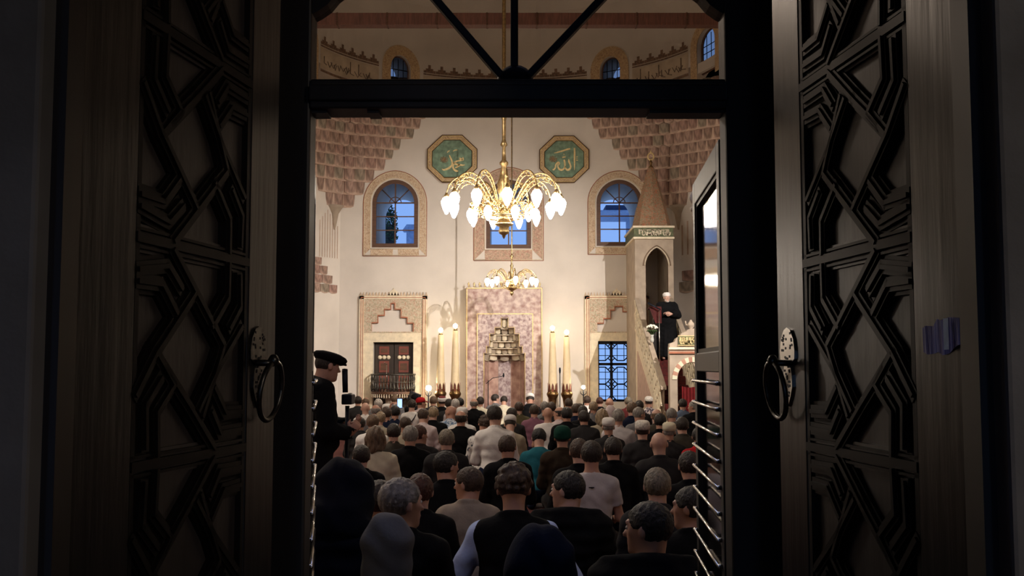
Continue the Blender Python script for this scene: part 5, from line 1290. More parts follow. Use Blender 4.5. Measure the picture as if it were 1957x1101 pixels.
def hair_field(g,kind):
    """head-local hair shapes"""
    I=None
    L=[ell((0,-.012,.022),(.076+g,.096+g,.088+g),.02)]
    lo,hi=(-.16,-.18,-.17),(.16,.17,.16)
    if kind=='short':
        def post(F,X,Y,Z):
            F=F+.0035*np.sin(X*160+3*np.sin(Z*90))*np.sin(Z*130+2*np.sin(Y*110)); F=np.maximum(F,.8*Y-.6*Z-.030)
            F=np.maximum(F,-.082-Z+.25*np.maximum(Y,-.05)+.0); return np.maximum(F,(Y+.005)-.0-np.maximum(Z-.0,0)*9-.0)
    elif kind=='buzz':
        def post(F,X,Y,Z): F=np.maximum(F,.8*Y-.6*Z-.028); F=np.maximum(F,-.07-Z); return np.maximum(F,Y-np.maximum(Z+.0,0)*9)
    elif kind=='fringe':
        def post(F,X,Y,Z): F=F+.003*np.sin(X*150)*np.sin(Z*140+Y*90); F=np.maximum(F,Z-.050+.25*Y*0-.15*(Y<-.05)*0); F=np.maximum(F,-.075-Z); return np.maximum(F,Y-.02-np.maximum(Z-.02,0)*3)
    elif kind=='curly':
        L=[ell((0,-.012,.030),(.082+g,.100+g,.092+g),.02)]; rnd=random.Random(6)
        for i in range(90):
            a=rnd.random()*2*PI; e=math.asin(rnd.uniform(-.45,1)); q=(.085*math.cos(a)*math.cos(e),-.012+.104*math.sin(a)*math.cos(e),.028+.098*math.sin(e)); L.append(ell(q,(.017,.017,.016),.008))
        def post(F,X,Y,Z): F=np.maximum(F,.8*Y-.6*Z-.035); F=np.maximum(F,-.075-Z); return np.maximum(F,Y-.005-np.maximum(Z,0)*9)
    elif kind=='long':
        L=[ell((0,-.014,.024),(.088,.108,.100),.03),cap((0,-.045,-.02),(0,-.060,-.10),.080,.078,.05),cap((-.075,-.01,.0),(-.080,-.01,-.10),.028,.03,.04),cap((.075,-.01,.0),(.080,-.01,-.10),.028,.03,.04)]
        def post(F,X,Y,Z): F=F+.004*np.sin(X*120+2*np.sin(Z*30)); F=np.maximum(F,.8*Y-.55*Z-.035); F=np.where(Z<.02,np.maximum(F,Y-.035),F); return np.maximum(F,-.145+.02*np.sin(X*40)-Z)
    elif kind=='scarf':
        L=[ell((0,-.014,.024),(.092,.112,.104),.03),cap((0,-.02,-.02),(0,-.03,-.13),.085,.10,.06),ell((0,.105,-.02),(.052,.06,.075),.015,sub=True)]
        lo,hi=(-.2,-.2,-.24),(.2,.17,.16)
        def post(F,X,Y,Z): F=F+.004*np.sin(Z*60+3*np.sin(X*20)); return np.maximum(F,-.19-Z)
    elif kind=='hood':
        L=[ell((0,-.022,.028),(.112,.132,.122),.04),cap((0,-.03,-.03),(0,-.05,-.14),.115,.14,.06),ell((0,.13,-.0),(.068,.085,.095),.02,sub=True)]
        lo,hi=(-.24,-.26,-.26),(.24,.2,.19)
        def post(F,X,Y,Z): F=F+.004*np.sin(Z*50+3*np.sin(X*24))+.004*np.exp(-(X/.012)**2); return np.maximum(F,-.21-Z)
    return nets(L,lo,hi,.0068,post)
HAIR={}
def hair_mesh(kind):
    if kind not in HAIR: HAIR[kind]=to_mesh('hair',hair_field({'short':.011,'buzz':.004,'fringe':.010,'curly':.006}.get(kind,.01),kind))
    return HAIR[kind]
def cap_mesh(kind):
    if kind in HAIR: return HAIR[kind]
    m=MB(); tilt=Matrix.Rotation(.16,4,'X'); base=Matrix.Translation((0,-.014,0))@tilt
    if kind=='takke': m.lathe([(.084,.035),(.091,.037),(.092,.075),(.088,.105),(.074,.123),(.04,.130),(.001,.131)],plaster,n=24,M=base,sy=1.17)
    if kind=='stripecap': m.lathe([(.084,.035),(.092,.037),(.093,.052),(.090,.056),(.092,.066),(.088,.086),(.083,.090),(.080,.102),(.06,.118),(.03,.125),(.001,.126)],plaster,n=24,M=base,sy=1.17)
    if kind=='beanie': m.lathe([(.085,.0),(.093,.004),(.094,.03),(.095,.06),(.088,.095),(.065,.122),(.03,.134),(.001,.136)],plaster,n=24,M=base,sy=1.15)
    if kind=='wrap': m.lathe([(.086,.020),(.097,.024),(.102,.038),(.099,.048),(.103,.058),(.100,.070),(.102,.080),(.095,.095),(.080,.098)],plaster,n=28,M=base,sy=1.15)
    if kind=='fez': m.lathe([(.078,.05),(.080,.10),(.074,.120),(.035,.128),(.001,.129)],plaster,n=24,M=base,sy=1.15)
    if kind=='peaked':
        m.lathe([(.088,.025),(.094,.03),(.094,.06),(.084,.095),(.055,.122),(.02,.130),(.001,.131)],plaster,n=24,M=base,sy=1.14)
        n=10; top=[Vector((.075*math.cos(PI*i/n),.085+.085*math.sin(PI*i/n),.040-.02*math.sin(PI*i/n))) for i in range(n+1)]
        m.prism([tuple(p) for p in top],(0,0,.006),plaster)
    if kind=='flatcap':
        m.lathe([(.086,.030),(.100,.036),(.118,.060),(.122,.078),(.108,.096),(.07,.110),(.03,.114),(.001,.115)],plaster,n=28,M=Matrix.Translation((0,.004,0))@Matrix.Rotation(-.10,4,'X'),sy=1.22)
        n=10; top=[Vector((.07*math.cos(PI*i/n),.10+.062*math.sin(PI*i/n),.040-.012*math.sin(PI*i/n))) for i in range(n+1)]
        m.prism([tuple(p) for p in top],(0,0,.008),plaster)
    o=m.build('cap'); me=o.data; bpy.data.objects.remove(o); HAIR[kind]=me; return me
def cloth(name,c,rough=.95,**q): return mat('cloth_'+name,c,rough,spec=.12,var=.10,scale=7,bump=.12,bscale=60,**q)
CL=dict(white=cloth('white',(.74,.71,.68,1)),cream=cloth('cream',(.66,.60,.46,1)),pinkish=cloth('pale_pink',(.60,.50,.50,1)),ltgrey=cloth('light_grey',(.52,.48,.48,1)),grey=cloth('grey',(.16,.155,.16,1)),
 black=cloth('black',(.006,.006,.007,1)),navy=cloth('navy',(.010,.014,.032,1)),hoodnavy=cloth('midnight',(.004,.005,.011,1)),olive=cloth('olive',(.10,.085,.045,1)),darkolive=cloth('dark_olive',(.055,.048,.038,1)),charcoal=cloth('charcoal',(.028,.027,.028,1)),
 beige=cloth('beige',(.36,.31,.23,1)),teal=cloth('teal',(.02,.13,.17,1)),mauve=cloth('mauve',(.22,.10,.14,1)),maroon=cloth('maroon',(.10,.02,.02,1)),brown=cloth('dark_brown',(.035,.024,.016,1)),
 blue=cloth('slate_blue',(.10,.13,.19,1)),ltblue=cloth('light_blue',(.42,.52,.80,1)),red=cloth('red',(.40,.015,.02,1)),sand=cloth('sand_jacket',(.34,.28,.22,1)),
 pattern=mat('cloth_blue_pattern',(.62,.66,.72,1),.9,scale=45,col2=(.12,.20,.34,1),thr=(.46,.54)),plaid=mat('cloth_plaid',(.45,.38,.35,1),.9,scale=30,col2=(.05,.04,.06,1),thr=(.47,.53),nz='VORONOI'),
 bwpattern=mat('cloth_floral',(.7,.68,.65,1),.9,scale=28,col2=(.06,.07,.10,1),thr=(.40,.46)),darkgreen=cloth('bottle_green',(.01,.05,.035,1)),knit=mat('knit_stripe',(.66,.62,.56,1),.9,var=.2,scale=50,bump=.3))
HC=dict(black=(.010,.008,.007,1),dark=(.022,.014,.010,1),brown=(.055,.030,.018,1),ltbrown=(.14,.085,.05,1),grey=(.26,.235,.21,1),white=(.55,.51,.47,1),blond=(.32,.23,.14,1),red=(.07,.022,.012,1),ash=(.20,.165,.12,1))
HM={k:mat('hair_'+k,v,.55,var=.3,scale=40,bump=.5,bscale=120,stretch=(1,1,.3)) for k,v in HC.items()}
SK=[mat('skin_%d'%i,c,.5,var=.06,scale=8,spec=.4) for i,c in enumerate([(.50,.27,.19,1),(.44,.23,.16,1),(.56,.33,.25,1)])]
dkt=CL['charcoal']
def obj_mat(o,m): o.material_slots[0].link='OBJECT'; o.material_slots[0].material=m
def add_child(root,me,name,m,loc=(0,0,0),R=None,label=None,sc_=None):
    o=bpy.data.objects.new(name,me); C.objects.link(o); o.parent=root; o.location=loc
    if R is not None: o.rotation_euler=R.to_euler()
    if sc_: o.scale=sc_
    obj_mat(o,m)
    if label: o['label']=label
    return o
def eyes(root,J):
    for s in(-1,1):
        e=MB(); e.lathe([(.001,-.011),(.008,-.008),(.011,0),(.008,.008),(.001,.011)],mat('eye_white',(.7,.66,.62,1),.2,var=.02),n=10); o=e.build('t'); me=o.data; bpy.data.objects.remove(o)
        p=J['hc']+J['M']@Vector((s*.031,.084,.006)); q=bpy.data.objects.new('eye',me); C.objects.link(q); q.parent=root; q.location=p
        e=MB(); e.lathe([(.001,-.002),(.0055,-.001),(.0055,.001),(.001,.002)],mat('iris_dark',(.02,.012,.008,1),.15),n=10,M=Matrix.Rotation(-PI/2,4,'X')); o=e.build('t'); me=o.data; bpy.data.objects.remove(o)
        i_=bpy.data.objects.new('iris',me); C.objects.link(i_); i_.parent=q; i_.location=J['M']@Vector((0,.0105,0)); i_.rotation_euler=J['M'].to_euler()
def head_gear(root,J,head,hcol,c2=None):
    M=J['M']; hc=J['hc']; hm=HM[hcol] if hcol in HM else None
    if head in('short','buzz','fringe','curly','long'): add_child(root,hair_mesh(head),'hair',hm,hc,M)
    elif head=='scarf': add_child(root,hair_mesh('scarf'),'headscarf',CL[c2],hc,M)
    elif head=='hood': add_child(root,hair_mesh('hood'),'hood',CL[c2],hc,M)
    elif head=='turban':
        add_child(root,hair_mesh('buzz'),'hair',hm,hc,M); add_child(root,cap_mesh('fez'),'fez',mat('fez_red',(.16,.02,.02,1),.9) if c2!='white' else CL['white'],hc,M); add_child(root,cap_mesh('wrap'),'turban_wrap',CL['white'],hc,M)
    elif head in('takke','stripecap','beanie','peaked','flatcap'):
        add_child(root,hair_mesh('buzz' if head!='beanie' else 'buzz'),'hair',hm,hc,M); add_child(root,cap_mesh(head),'cap',CL[c2],hc,M)
def top_of(J,head): 
    return (J['hc']+J['M']@Vector((0,-.012,.022))).z+.090+(.03 if head in('takke','turban','peaked','beanie','hood','stripecap','flatcap') else .008)
# px,py of the crown, head width in px, pose, garment, colour, headgear, hair colour, headgear colour, label
PEOPLE=[
(684,757,15,'U','jacket','charcoal','short','dark',0,'small dark-haired man in the far row, nearest the left door post'),
(697,760,17,'B','shirt','grey','fringe','ltbrown',0,'man with thin reddish hair bent forward, behind the leftmost bald man in white'),
(698,769,19,'U','shirt','white','bald','white',0,'bald pink-headed man in a white shirt at the left end of the rows'),
(723,762,15,'U','shirt','grey','short','white',0,'white-haired man in grey in the far row below the balcony'),
(718,773,17,'U','shirt','grey','fringe','grey',0,'bald man in a grey shirt just left of the man with the raised phone'),
(712,792,20,'U','shirt','white','short','ltbrown',0,'young man with cropped brown hair and a white collar, above the woman with the bob'),
(738,777,22,'U','shirt','navy','short','brown',0,'brown-haired man in a navy shirt, left of the man holding up the phone'),
(740,771,16,'U','shirt','grey','takke','grey','white','man in a white skullcap showing just over a brown-haired man in navy'),
(725,787,15,'T','shirt','beige','short','blond',0,'fair-haired person in beige between two brown-haired men at the left'),
(754,754,14,'U','shirt','grey','short','ltbrown',0,'brown-haired man in the farthest row, under the middle of the balcony'),
(755,775,16,'P','shirt','navy','short','black',0,'man in navy holding a lit phone up in front of the balcony'),
(787,763,19,'U','tee','white','short','dark',0,'dark-haired man in a white T-shirt with a black strap over the shoulder'),
(793,752,15,'U','jacket','black','peaked','dark','black','man in a black peaked cap below the loudspeaker'),
(805,758,15,'R','shirt','pinkish','peaked','brown','red','person in a red peaked cap and pink shirt'),
(809,781,23,'V','shirt','pinkish','short','brown',0,'brown-haired man in a pale pink shirt, left middle of the crowd'),
(828,757,17,'U','jacket','charcoal','short','ltbrown',0,'man with cropped light brown hair in a dark suit, below the leftmost candle'),
(845,756,15,'U','jacket','black','turban','dark','red','man in a red fez with white wrap and black robe, below the candles'),
(828,777,20,'U','jacket','black','short','blond',0,'fair-haired man in a black jacket, right of the pale pink shirt'),
(775,795,18,'U','shirt','beige','buzz','brown',0,'man with shaved brown hair between the pink shirt and the dark-haired man in olive'),
(717,814,33,'U','blouse','cream','long','ltbrown',0,'woman with a light brown bob in a cream blouse'),
(752,809,31,'U','shirt','darkolive','short','dark',0,'dark-haired man in a grey-olive shirt beside the woman with the bob'),
(784,813,31,'U','jacket','black','short','grey',0,'grey-brown-haired man in a black jacket, behind the pale pink shirt'),
(801,812,22,'R','jacket','charcoal','short','red',0,'red-brown-haired person half hidden by the grey-haired man in black'),
(853,820,34,'U','jacket','charcoal','short','ash',0,'ash-blond-haired man in a charcoal jacket left of the bald man in black'),
(688,797,16,'U','jacket','charcoal','short','dark',0,'dark-haired man in charcoal at the very left, beside the cameraman'),
(858,762,14,'U','jacket','charcoal','short','dark',0,'dark-haired man in the far row below the second candle'),
(870,762,16,'U','shirt','ltgrey','short','white',0,'white-haired man in the far row below the second candle'),
(879,760,14,'U','jacket','black','short','black',0,'black-haired man in the far row at the left edge of the marble'),
(861,775,18,'L','shirt','pattern','bald','white',0,'bald man in a blue and white patterned shirt'),
(883,777,15,'U','shirt','white','takke','grey','white','man in a small white skullcap beside the patterned shirt'),
(906,761,14,'U','jacket','black','fringe','grey',0,'balding grey man in a black jacket below the left edge of the niche'),
(918,758,16,'U','shirt','cream','short','dark',0,'dark-haired man in a cream shirt below the left side of the niche'),
(947,753,14,'R','shirt','grey','short','dark',0,'dark-haired man in grey turned sideways below the niche'),
(963,757,16,'B','shirt','cream','short','dark',0,'dark-haired man in a cream shirt bowing below the middle of the niche'),
(1014,753,17,'F','jacket','black','takke','dark','white','man in black with a white cap bending forward before the niche'),
(992,768,19,'U','shirt','olive','short','brown',0,'brown-haired man in an olive green shirt'),
(1021,773,17,'U','shirt','mauve','short','brown',0,'brown-haired man in a mauve shirt'),
(977,779,15,'T','shirt','charcoal','short','dark',0,'small dark-haired boy between the white shirt and the olive shirt'),
(946,775,29,'V','shirt','white','short','dark',0,'dark-haired man in a creased off-white shirt at the centre of the crowd'),
(926,795,20,'T','shirt','bwpattern','curly','brown',0,'curly-haired person in a black and white floral shirt'),
(881,784,27,'U','jacket','black','fringe','dark',0,'balding man in a black jacket left of the off-white shirt'),
(975,794,24,'B','shirt','beige','takke','dark','white','person with a white headband cap and beige coat with teal collar'),
(1047,778,23,'U','tee','white','bald','ltbrown',0,'bald man in a white T-shirt right of the centre'),
(1041,767,17,'U','shirt','grey','short','grey',0,'grey-haired man in the far row above the bald man in white'),
(1054,768,16,'U','shirt','charcoal','short','brown',0,'brown-haired man right behind the bald man in white'),
(1069,777,16,'L','shirt','pinkish','fringe','dark',0,'pink-headed balding man facing left beside the bald man in white'),
(1083,778,19,'U','jacket','black','short','black',0,'black-haired man in a black jacket below the right candle'),
(1087,761,15,'U','shirt','grey','short','brown',0,'brown-haired man in the far row below the rightmost candle'),
(1101,771,20,'U','jacket','navy','short','brown',0,'brown-haired man in a navy jacket with pink ears'),
(1114,775,15,'U','jacket','black','short','dark',0,'dark-haired man in black just left of the white shirt under the lamp'),
(1031,820,26,'B','shirt','teal','short','black',0,'black-haired man in a teal shirt'),
(1075,812,31,'U','jacket','brown','beanie','dark','darkgreen','man in a bottle green cap and dark brown jacket'),
(970,832,31,'V','jacket','black','short','brown',0,'brown-haired man in a black jacket with a lit ear, in front of the teal shirt'),
(1107,838,26,'U','jacket','black','short','brown',0,'small brown-haired man in the shade right of the green cap'),
(853,862,44,'R','jacket','black','short','black',0,'broad dark figure with black hair turned right, front left of the crowd'),
(1122,756,15,'U','shirt','white','short','brown',0,'brown-haired man in a bright white shirt below the small right lamp'),
(1146,758,14,'U','jacket','black','buzz','red',0,'red-headed man before the left half of the grilled window'),
(1165,760,15,'U','shirt','grey','bald','ltbrown',0,'bald orange-headed man before the middle of the grilled window'),
(1134,767,14,'U','shirt','grey','short','blond',0,'fair-haired man in the far row, left of the grilled window'),
(1167,775,21,'U','shirt','pinkish','scarf','grey','pinkish','person in a pale pink headscarf'),
(1151,781,19,'U','shirt','beige','long','blond',0,'person with long fair hair left of the grey-haired man in pale shirt'),
(1163,797,18,'U','shirt','charcoal','takke','grey','white','man in a white skullcap showing left of the grey-haired man in the pale shirt'),
(1201,758,15,'U','shirt','maroon','short','ash',0,'ash-haired man in maroon before the right side of the grilled window'),
(1222,765,15,'U','jacket','charcoal','short','dark',0,'dark-haired man in the far row at the foot of the pulpit tower'),
(1240,756,18,'U','shirt','plaid','stripecap','dark','knit','man in a banded knit cap and plaid shirt at the foot of the pulpit stair'),
(1208,768,23,'U','jacket','navy','short','ltbrown',0,'man with cropped light brown hair in a navy jacket'),
(1222,778,17,'R','shirt','grey','short','grey',0,'grey-haired person in profile right of the navy jacket'),
(1182,781,27,'U','shirt','ltgrey','short','grey',0,'grey-haired man in a pale grey shirt, right of centre'),
(1255,781,17,'U','shirt','darkolive','fringe','ltbrown',0,'balding brown-haired man below the plaid shirt'),
(1285,780,19,'V','shirt','grey','short','grey',0,'grey-haired man in grey left of the pulpit gate'),
(1116,784,18,'U','jacket','charcoal','short','dark',0,'dark-haired man behind the navy jacket with pink ears'),
(1228,802,26,'U','jacket','charcoal','takke','dark','knit','man in a tall cream skullcap and dark jacket'),
(1262,790,26,'U','jacket','black','short','black',0,'black-haired man in black between two cream skullcaps'),
(1279,806,19,'U','shirt','charcoal','takke','grey','cream','man in a cream skullcap half hidden by the black-haired man'),
(1304,797,29,'U','jacket','darkolive','short','dark',0,'broad dark-haired man in a dark olive jacket at the right'),
(1305,762,16,'U','shirt','blue','short','dark',0,'dark-haired man in a slate blue shirt before the pulpit gate'),
(1326,766,15,'L','jacket','black','short','grey',0,'grey-haired man in black facing left inside the pulpit gate'),
(1260,825,38,'U','jacket','charcoal','bald','brown',0,'bald man in a charcoal suit at the front right'),
(1172,835,33,'U','jacket','black','short','dark',0,'dark-haired man in black before the pale grey shirt'),
(1131,842,42,'U','tee','ltgrey','short','dark',0,'dark-haired young man in a light grey T-shirt at the front right'),
(1257,894,56,'U','jacket','charcoal','short','ash',0,'ash-blond-haired man in a dark jacket near the right door'),
(1108,771,15,'U','jacket','black','short','brown',0,'brown-haired man half hidden behind the navy jacket with pink ears'),
(1336,817,20,'U','shirt','red','short','black',0,'dark-haired person in a red shirt next to the open glazed door'),
(766,914,70,'R','jacket','black','short','grey',0,'grey-haired man in a dark jacket turned right, near the left door'),
(895,893,57,'L','jacket','sand','short','brown',0,'brown-haired man in a sand-coloured jacket near the door'),
(982,893,64,'G','vest','black','curly','brown',0,'curly-haired man in a black vest over pale blue sleeves'),
(1085,900,58,'L','puffer','black','short','black',0,'black-haired man in a black hooded coat facing left, near the door'),
(1240,960,78,'L','puffer','black','short','black',0,'dark-haired person in black, face in profile to the left, nearest right'),
(1033,1005,92,'U','puffer','navy','hood','dark','navy','person under a dark blue hood, nearest at the bottom centre'),
(741,984,84,'U','shirt','grey','scarf','grey','grey','person in a grey headscarf at the lower left'),
(640,890,150,'B','puffer','hoodnavy','hood','dark','hoodnavy','large hunched figure in a dark navy hooded coat at the left threshold'),
(725,918,36,'U','shirt','red','short','dark',0,'person in a red top showing behind the grey-haired man near the left door'),
(802,905,38,'U','jacket','black','short','red',0,'red-brown-haired man in the shade behind the grey-haired man near the left door'),
(1318,862,34,'U','jacket','black','short','dark',0,'dark figure behind the ash-blond man, beside the guard bars'),
(1322,930,44,'L','jacket','black','short','black',0,'dark figure with a raised hand beside the guard bars'),
(690,850,26,'U','jacket','black','short','dark',0,'dark figure low in front of the woman with the bob, beside the cameraman'),
]
pl=[]
for row in PEOPLE:
    px,py,w_,pose,gar,gc,head,hc_,cc_,lab=row
    m,J=body_mesh(pose); T=top_of(J,head)
    Yp=330.0/w_*(1.07 if w_<30 else 1)
    big=head in('hood',)
    if big: Yp={1033:3.35,640:2.93}[px]
    if head=='scarf' and w_>60: Yp=3.95
    # keep sizes human: crown height between .74 and .98 m
    lo_=T*.86; hi_=T*1.08
    for _ in range(60):
        z=az(py,Yp)+0
        if z>hi_: Yp*=.992 if (py<700) else 1.006
        elif z<lo_: Yp*=.992
        else: break
    pl.append([px,py,Yp,T,row])
lock={1033,640}
X_=np.array([at(p[0],p[1],1).x for p in pl]); Yv=np.array([p[2] for p in pl]); Tm=np.array([p[3] for p in pl]); tz=np.array([at(978,p[1],1).z-CAMZ for p in pl])
SGN=np.sign(Yv[:,None]-Yv[None]+1e-6*np.arange(len(pl))[:,None]-1e-6*np.arange(len(pl))[None]); 
for it in range(400):
    dx=X_[:,None]*Yv[:,None]-X_[None]*Yv[None]; dy=Yv[:,None]-Yv[None]
    q=(dx/.46)**2+(dy/.58)**2; np.fill_diagonal(q,9)
    f=np.where(q<1,(1-np.sqrt(q)),0)*SGN*.05
    Yn=Yv+f.sum(1)
    z=CAMZ+tz*Yn; s_=z/Tm; ok=(s_>.80)&(s_<1.17)&(Yn<24.4)
    for i,p in enumerate(pl):
        if p[0] in lock: ok[i]=False
    Yv=np.where(ok,Yn,Yv)
for i,(px,py,_,T,row) in enumerate(pl):
    _,_,w_,pose,gar,gc,head,hc_,cc_,lab=row
    Yp=float(Yv[i]); me,J=body_mesh(pose); top=at(px,py,Yp); s=max(.74,min(1.22,top.z/T))
    if px==640: s=top.z/T
    off=J['hc'].copy(); 
    o=bpy.data.objects.new('person',me); C.objects.link(o); obj_mat(o,SK[i%3]); o.scale=(s,s,s)
    rz=random.Random(i).uniform(-.12,.12)
    if px in(766,895,982,1085,1240,1033): rz=0
    o.rotation_euler=(0,0,rz); o.location=(top.x-(off.x*math.cos(rz)-off.y*math.sin(rz))*s,Yp-off.y*s*0,0)
    tag(o,lab,'person','worshippers seated on the floor')
    if gar=='vest':
        add_child(o,cloth_mesh(pose,'shirt'),'shirt',CL['ltblue'],label='pale blue long-sleeved shirt'); add_child(o,cloth_mesh(pose,'vest'),'vest',CL[gc])
    else: add_child(o,cloth_mesh(pose,gar),{'tee':'shirt','puffer':'coat'}.get(gar,gar),CL[gc])
    add_child(o,cloth_mesh(pose,'trousers'),'trousers',CL['charcoal'] if i%2 else CL['navy'])
    head_gear(o,J,head,hc_ if head!='bald' else 'grey',cc_)
    if gar=='jacket' and w_<30 and gc in('black','charcoal','navy') and i%3==0:
        pass
    if w_>54 and pose in'LR': eyes(o,J)
    if px==787: # strap
        m=MB(); nb=J['nb']; m.tube(smooth([(.13,nb.y+.10,nb.z-.06),(.12,nb.y-.0,nb.z+.015),(.06,nb.y-.125,nb.z-.10),(-.06,nb.y-.14,nb.z-.26),(-.17,nb.y-.09,nb.z-.36)]),.010,iron,5); q=m.build('strap'); q.parent=o
    if px==1131:
        m=MB(); m.box((-.022,0,-.004),(.022,.003,.004),CL['charcoal']); m.box((-.008,0,-.008),(.012,.003,.0),CL['charcoal']); q=m.build('back_print'); q.parent=o; q.location=(0,J['nb'].y-.118,J['nb'].z-.085); q['label']='small dark mark printed below the collar'
    if px==755: # the phone this man holds up
        v=at(764,771,Yp+.28*s); t=thing('mobile_phone',(v.x,v.y,v.z),'lit phone held up in front of the balcony','phone')
        m=MB(); m.box((v.x-.04,v.y,v.z-.075),(v.x+.04,v.y+.009,v.z+.075),iron); m.build('phone_body',t,bevel=.004)
        m=MB(); m.box((v.x-.034,v.y-.001,v.z-.065),(v.x+.034,v.y,v.z+.065),mat('phone_screen',(.35,.55,1,1),.2,emit=1.6,var=.25,scale=40)); m.build('screen',t,label='glowing bluish screen')
# ---- standing camera operator at the left
def standing(pose_hands,robe=False):
    J={}; J['wd']=1.0; J['pel']=Vector((0,0,.95)); J['ab']=Vector((0,.0,1.08)); J['ch']=Vector((0,.0,1.25)); J['nb']=Vector((0,-.01,1.43))
    for s in(-1,1): J['sh',s]=Vector((s*.178,0,1.365)); J['hip',s]=Vector((s*.09,0,.92)); J['kn',s]=Vector((s*.10,.02,.50)); J['ft',s]=Vector((s*.11,-.02,.08))
    J.update(pose_hands); return J
def standing_legs(J,g):
    L=[]
    for s in(-1,1): L+= [cap(J['hip',s],J['kn',s],.085+g,.060+g,.04),cap(J['kn',s],J['ft',s],.055+g,.040+g,.03)]
    return L
def shoes(J):
    return [cap(J['ft',s]+Vector((0,-.02,-.035)),J['ft',s]+Vector((0,.15,-.045)),.040,.036,.02) for s in(-1,1)]
def make_standing(label,loc,s,rz,J,gc,trc,head,hc_,cc_,hands,robe=False,vx=.010,skin=0):
    L=torso_prims(J,-.006)+standing_legs(J,-.006)+shoes(J)+neck_prims(J)+head_prims(J['hc'],J['M'])+hands
    me=to_mesh('person_body',nets(L,(-.42,-.45,-.01),(.42,.60,1.85),vx))
    o=bpy.data.objects.new('person',me); C.objects.link(o); obj_mat(o,SK[skin]); o.location=loc; o.rotation_euler=(0,0,rz); o.scale=(s,s,s); tag(o,label,'person')
    nb=J['nb']; col=nb+Vector((0,.012,.012))
    L=torso_prims(J,.030,True,.015)
    if robe:
        L+= [cap((0,0,1.0),(0,.0,.16),.17,.235,.08),cap((-.10,0,1.0),(-.14,0,.14),.12,.16,.08),cap((.10,0,1.0),(.14,0,.14),.12,.16,.08)]
        for s_ in(-1,1): L.append(cap(J['el',s_],J['el',s_].lerp(J['ha',s_],.62),.075,.070,.05)); L.append(cap(J['sh',s_],J['el',s_],.075,.085,.05))
    for i in range(12):
        a0,a1=2*PI*i/12,2*PI*(i+1)/12; f=lambda a:(col.x+.064*math.cos(a),col.y+.062*math.sin(a),col.z+.012-.02*math.sin(a)); L.append(cap(f(a0),f(a1),.016,.016,.012))
    def post(F,X,Y,Z):
        F=folds(F,X,Y,Z,.004); F=F+(.010*np.sin(np.arctan2(X,Y)*11)*(Z<.9)*np.clip((.9-Z)*2,0,1) if robe else 0)
        F=np.maximum(F,Z-(col.z+.035-.35*(Y-col.y))); F=np.maximum(F,(.06 if robe else .82)-Z)
        for s_ in(-1,1): h=J['ha',s_]; F=np.maximum(F,.058-np.sqrt((X-h.x)**2+(Y-h.y)**2+(Z-h.z)**2))
        return F
    add_child(o,to_mesh('robe',nets(L,(-.46,-.45,-.01),(.46,.60,1.75),.0125,post)),'robe' if robe else 'jacket',CL[gc])
    def post2(F,X,Y,Z): F=folds(F,X,Y,Z,.004); return np.maximum(np.maximum(F,Z-1.02),.07-Z)
    if not robe: add_child(o,to_mesh('trousers',nets(standing_legs(J,.02)+[ell(J['pel'],(.18,.14,.14),.05)],(-.4,-.3,0),(.4,.3,1.15),.014,post2)),'trousers',CL[trc])
    head_gear(o,J,head,hc_,cc_)
    return o
Jc=standing({('el',-1):Vector((-.24,.06,1.08)),('ha',-1):Vector((-.10,.26,1.08)),('el',1):Vector((.24,.04,1.06)),('ha',1):Vector((.10,.24,1.02))})
Jc['M']=headmat(.25,.18,0); Jc['hc']=Jc['nb']+Vector((0,.075,.14))
hp=hand_prims(Jc['ha',1],(0.1,.5,.6),(-1,0,.1),1.0,1,.008)+hand_prims(Jc['ha',-1],(.5,.6,.2),(0,0,1),.8,-1,.008)
YC_=7.6; cp=at(631,654,YC_); sC=cp.z/1.765
make_standing('man in a flat cap standing at the left, holding a camera rig',(cp.x-.075,YC_,0),sC,-1.25,Jc,'black','black','flatcap','dark','black',hp,vx=.011)
t=thing('camera_rig',(cp.x+.22,YC_+.1,0),'black camera on a pole with an upright padded microphone, held by the standing man','camera')
v=at(660,745,YC_+.1); vt=at(659,708,YC_+.1); vb=at(664,765,YC_+.1)
m=MB(); m.tube([(v.x,v.y,v.z-.02),(vt.x,v.y,vt.z)],.02,iron,10,rs=[.020,.022]); m.lathe([(.022,0),(.02,.01),(.001,.014)],iron,c=(vt.x,v.y,vt.z),n=10); m.build('padded_microphone',t)
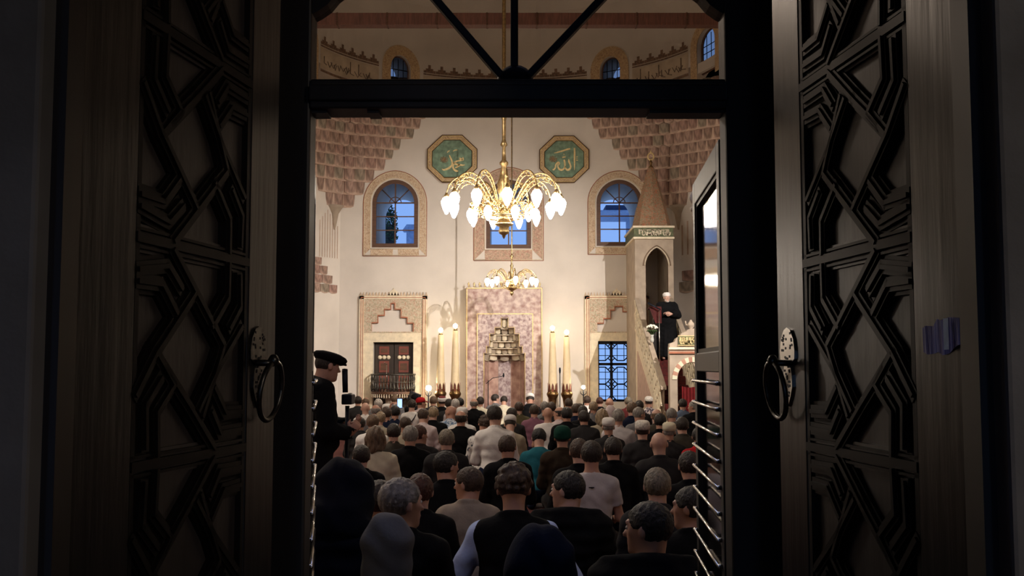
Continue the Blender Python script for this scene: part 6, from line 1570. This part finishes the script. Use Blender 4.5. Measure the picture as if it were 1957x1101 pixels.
m=MB(); m.box((vb.x-.035,v.y-.06,vb.z-.03),(vb.x+.04,v.y+.10,vb.z+.045),iron); m.lathe([(.035,0),(.035,.07),(.03,.08)],darksteel,n=14,M=Matrix.Translation((vb.x,v.y+.1,vb.z+.015))@Matrix.Rotation(-PI/2,4,'X')); m.build('camera_body',t,bevel=.008)
m=MB(); m.tube([(vb.x,v.y,vb.z-.04),(vb.x,v.y,.02)],.016,iron,8); m.build('pole',t)
for k in range(3):
    a=2*PI*k/3+.4; m=MB(); m.tube([(vb.x,v.y,.45),(vb.x+.28*math.cos(a),v.y+.28*math.sin(a),.01)],.011,iron,6); m.build('leg',t)
# ---- the preacher on the pulpit stair
YP=24.45; zf=PZ*(math.floor((YP-Y0s-.15)/((YT-Y0s-.15)/NS))+1)/NS
tp=at(1274,553,YP); J=standing({('el',-1):Vector((-.27,.05,1.12)),('ha',-1):Vector((-.075,.29,1.14)),('el',1):Vector((.27,.05,1.12)),('ha',1):Vector((.085,.28,1.16))})
J['M']=headmat(.12,.10,0); J['hc']=J['nb']+Vector((0,.03,.15))
hp=hand_prims(J['ha',-1],(1,.25,.25),(0,-1,0),.7,1,.006)+hand_prims(J['ha',1],(-1,.3,.0),(0,-1,0),.7,-1,.006)
sI=(tp.z-zf)/1.79
pr=make_standing('bearded preacher in a black robe and white turban standing on the pulpit stair',(tp.x,YP,zf),sI,PI,J,'black','black','turban','white','white',hp,True,.0085,2)
eyes(pr,J)
bd=nets([ell((0,.072,-.100),(.034,.028,.028),.02),cap((-.055,.03,-.05),(-.03,.07,-.10),.014,.016,.02),cap((.055,.03,-.05),(.03,.07,-.10),.014,.016,.02)],(-.09,-.02,-.15),(.09,.13,0),.006)
add_child(pr,to_mesh('beard',bd),'beard',HM['white'],J['hc'],J['M'],label='short white beard')
m=MB(); c=J['nb']; m.prism([(-.022,.075,c.z-.02),(.022,.075,c.z-.02),(.012,.10,c.z-.075),(-.012,.10,c.z-.075)],(0,.006,0),CL['white']); q=m.build('white_collar'); q.parent=pr
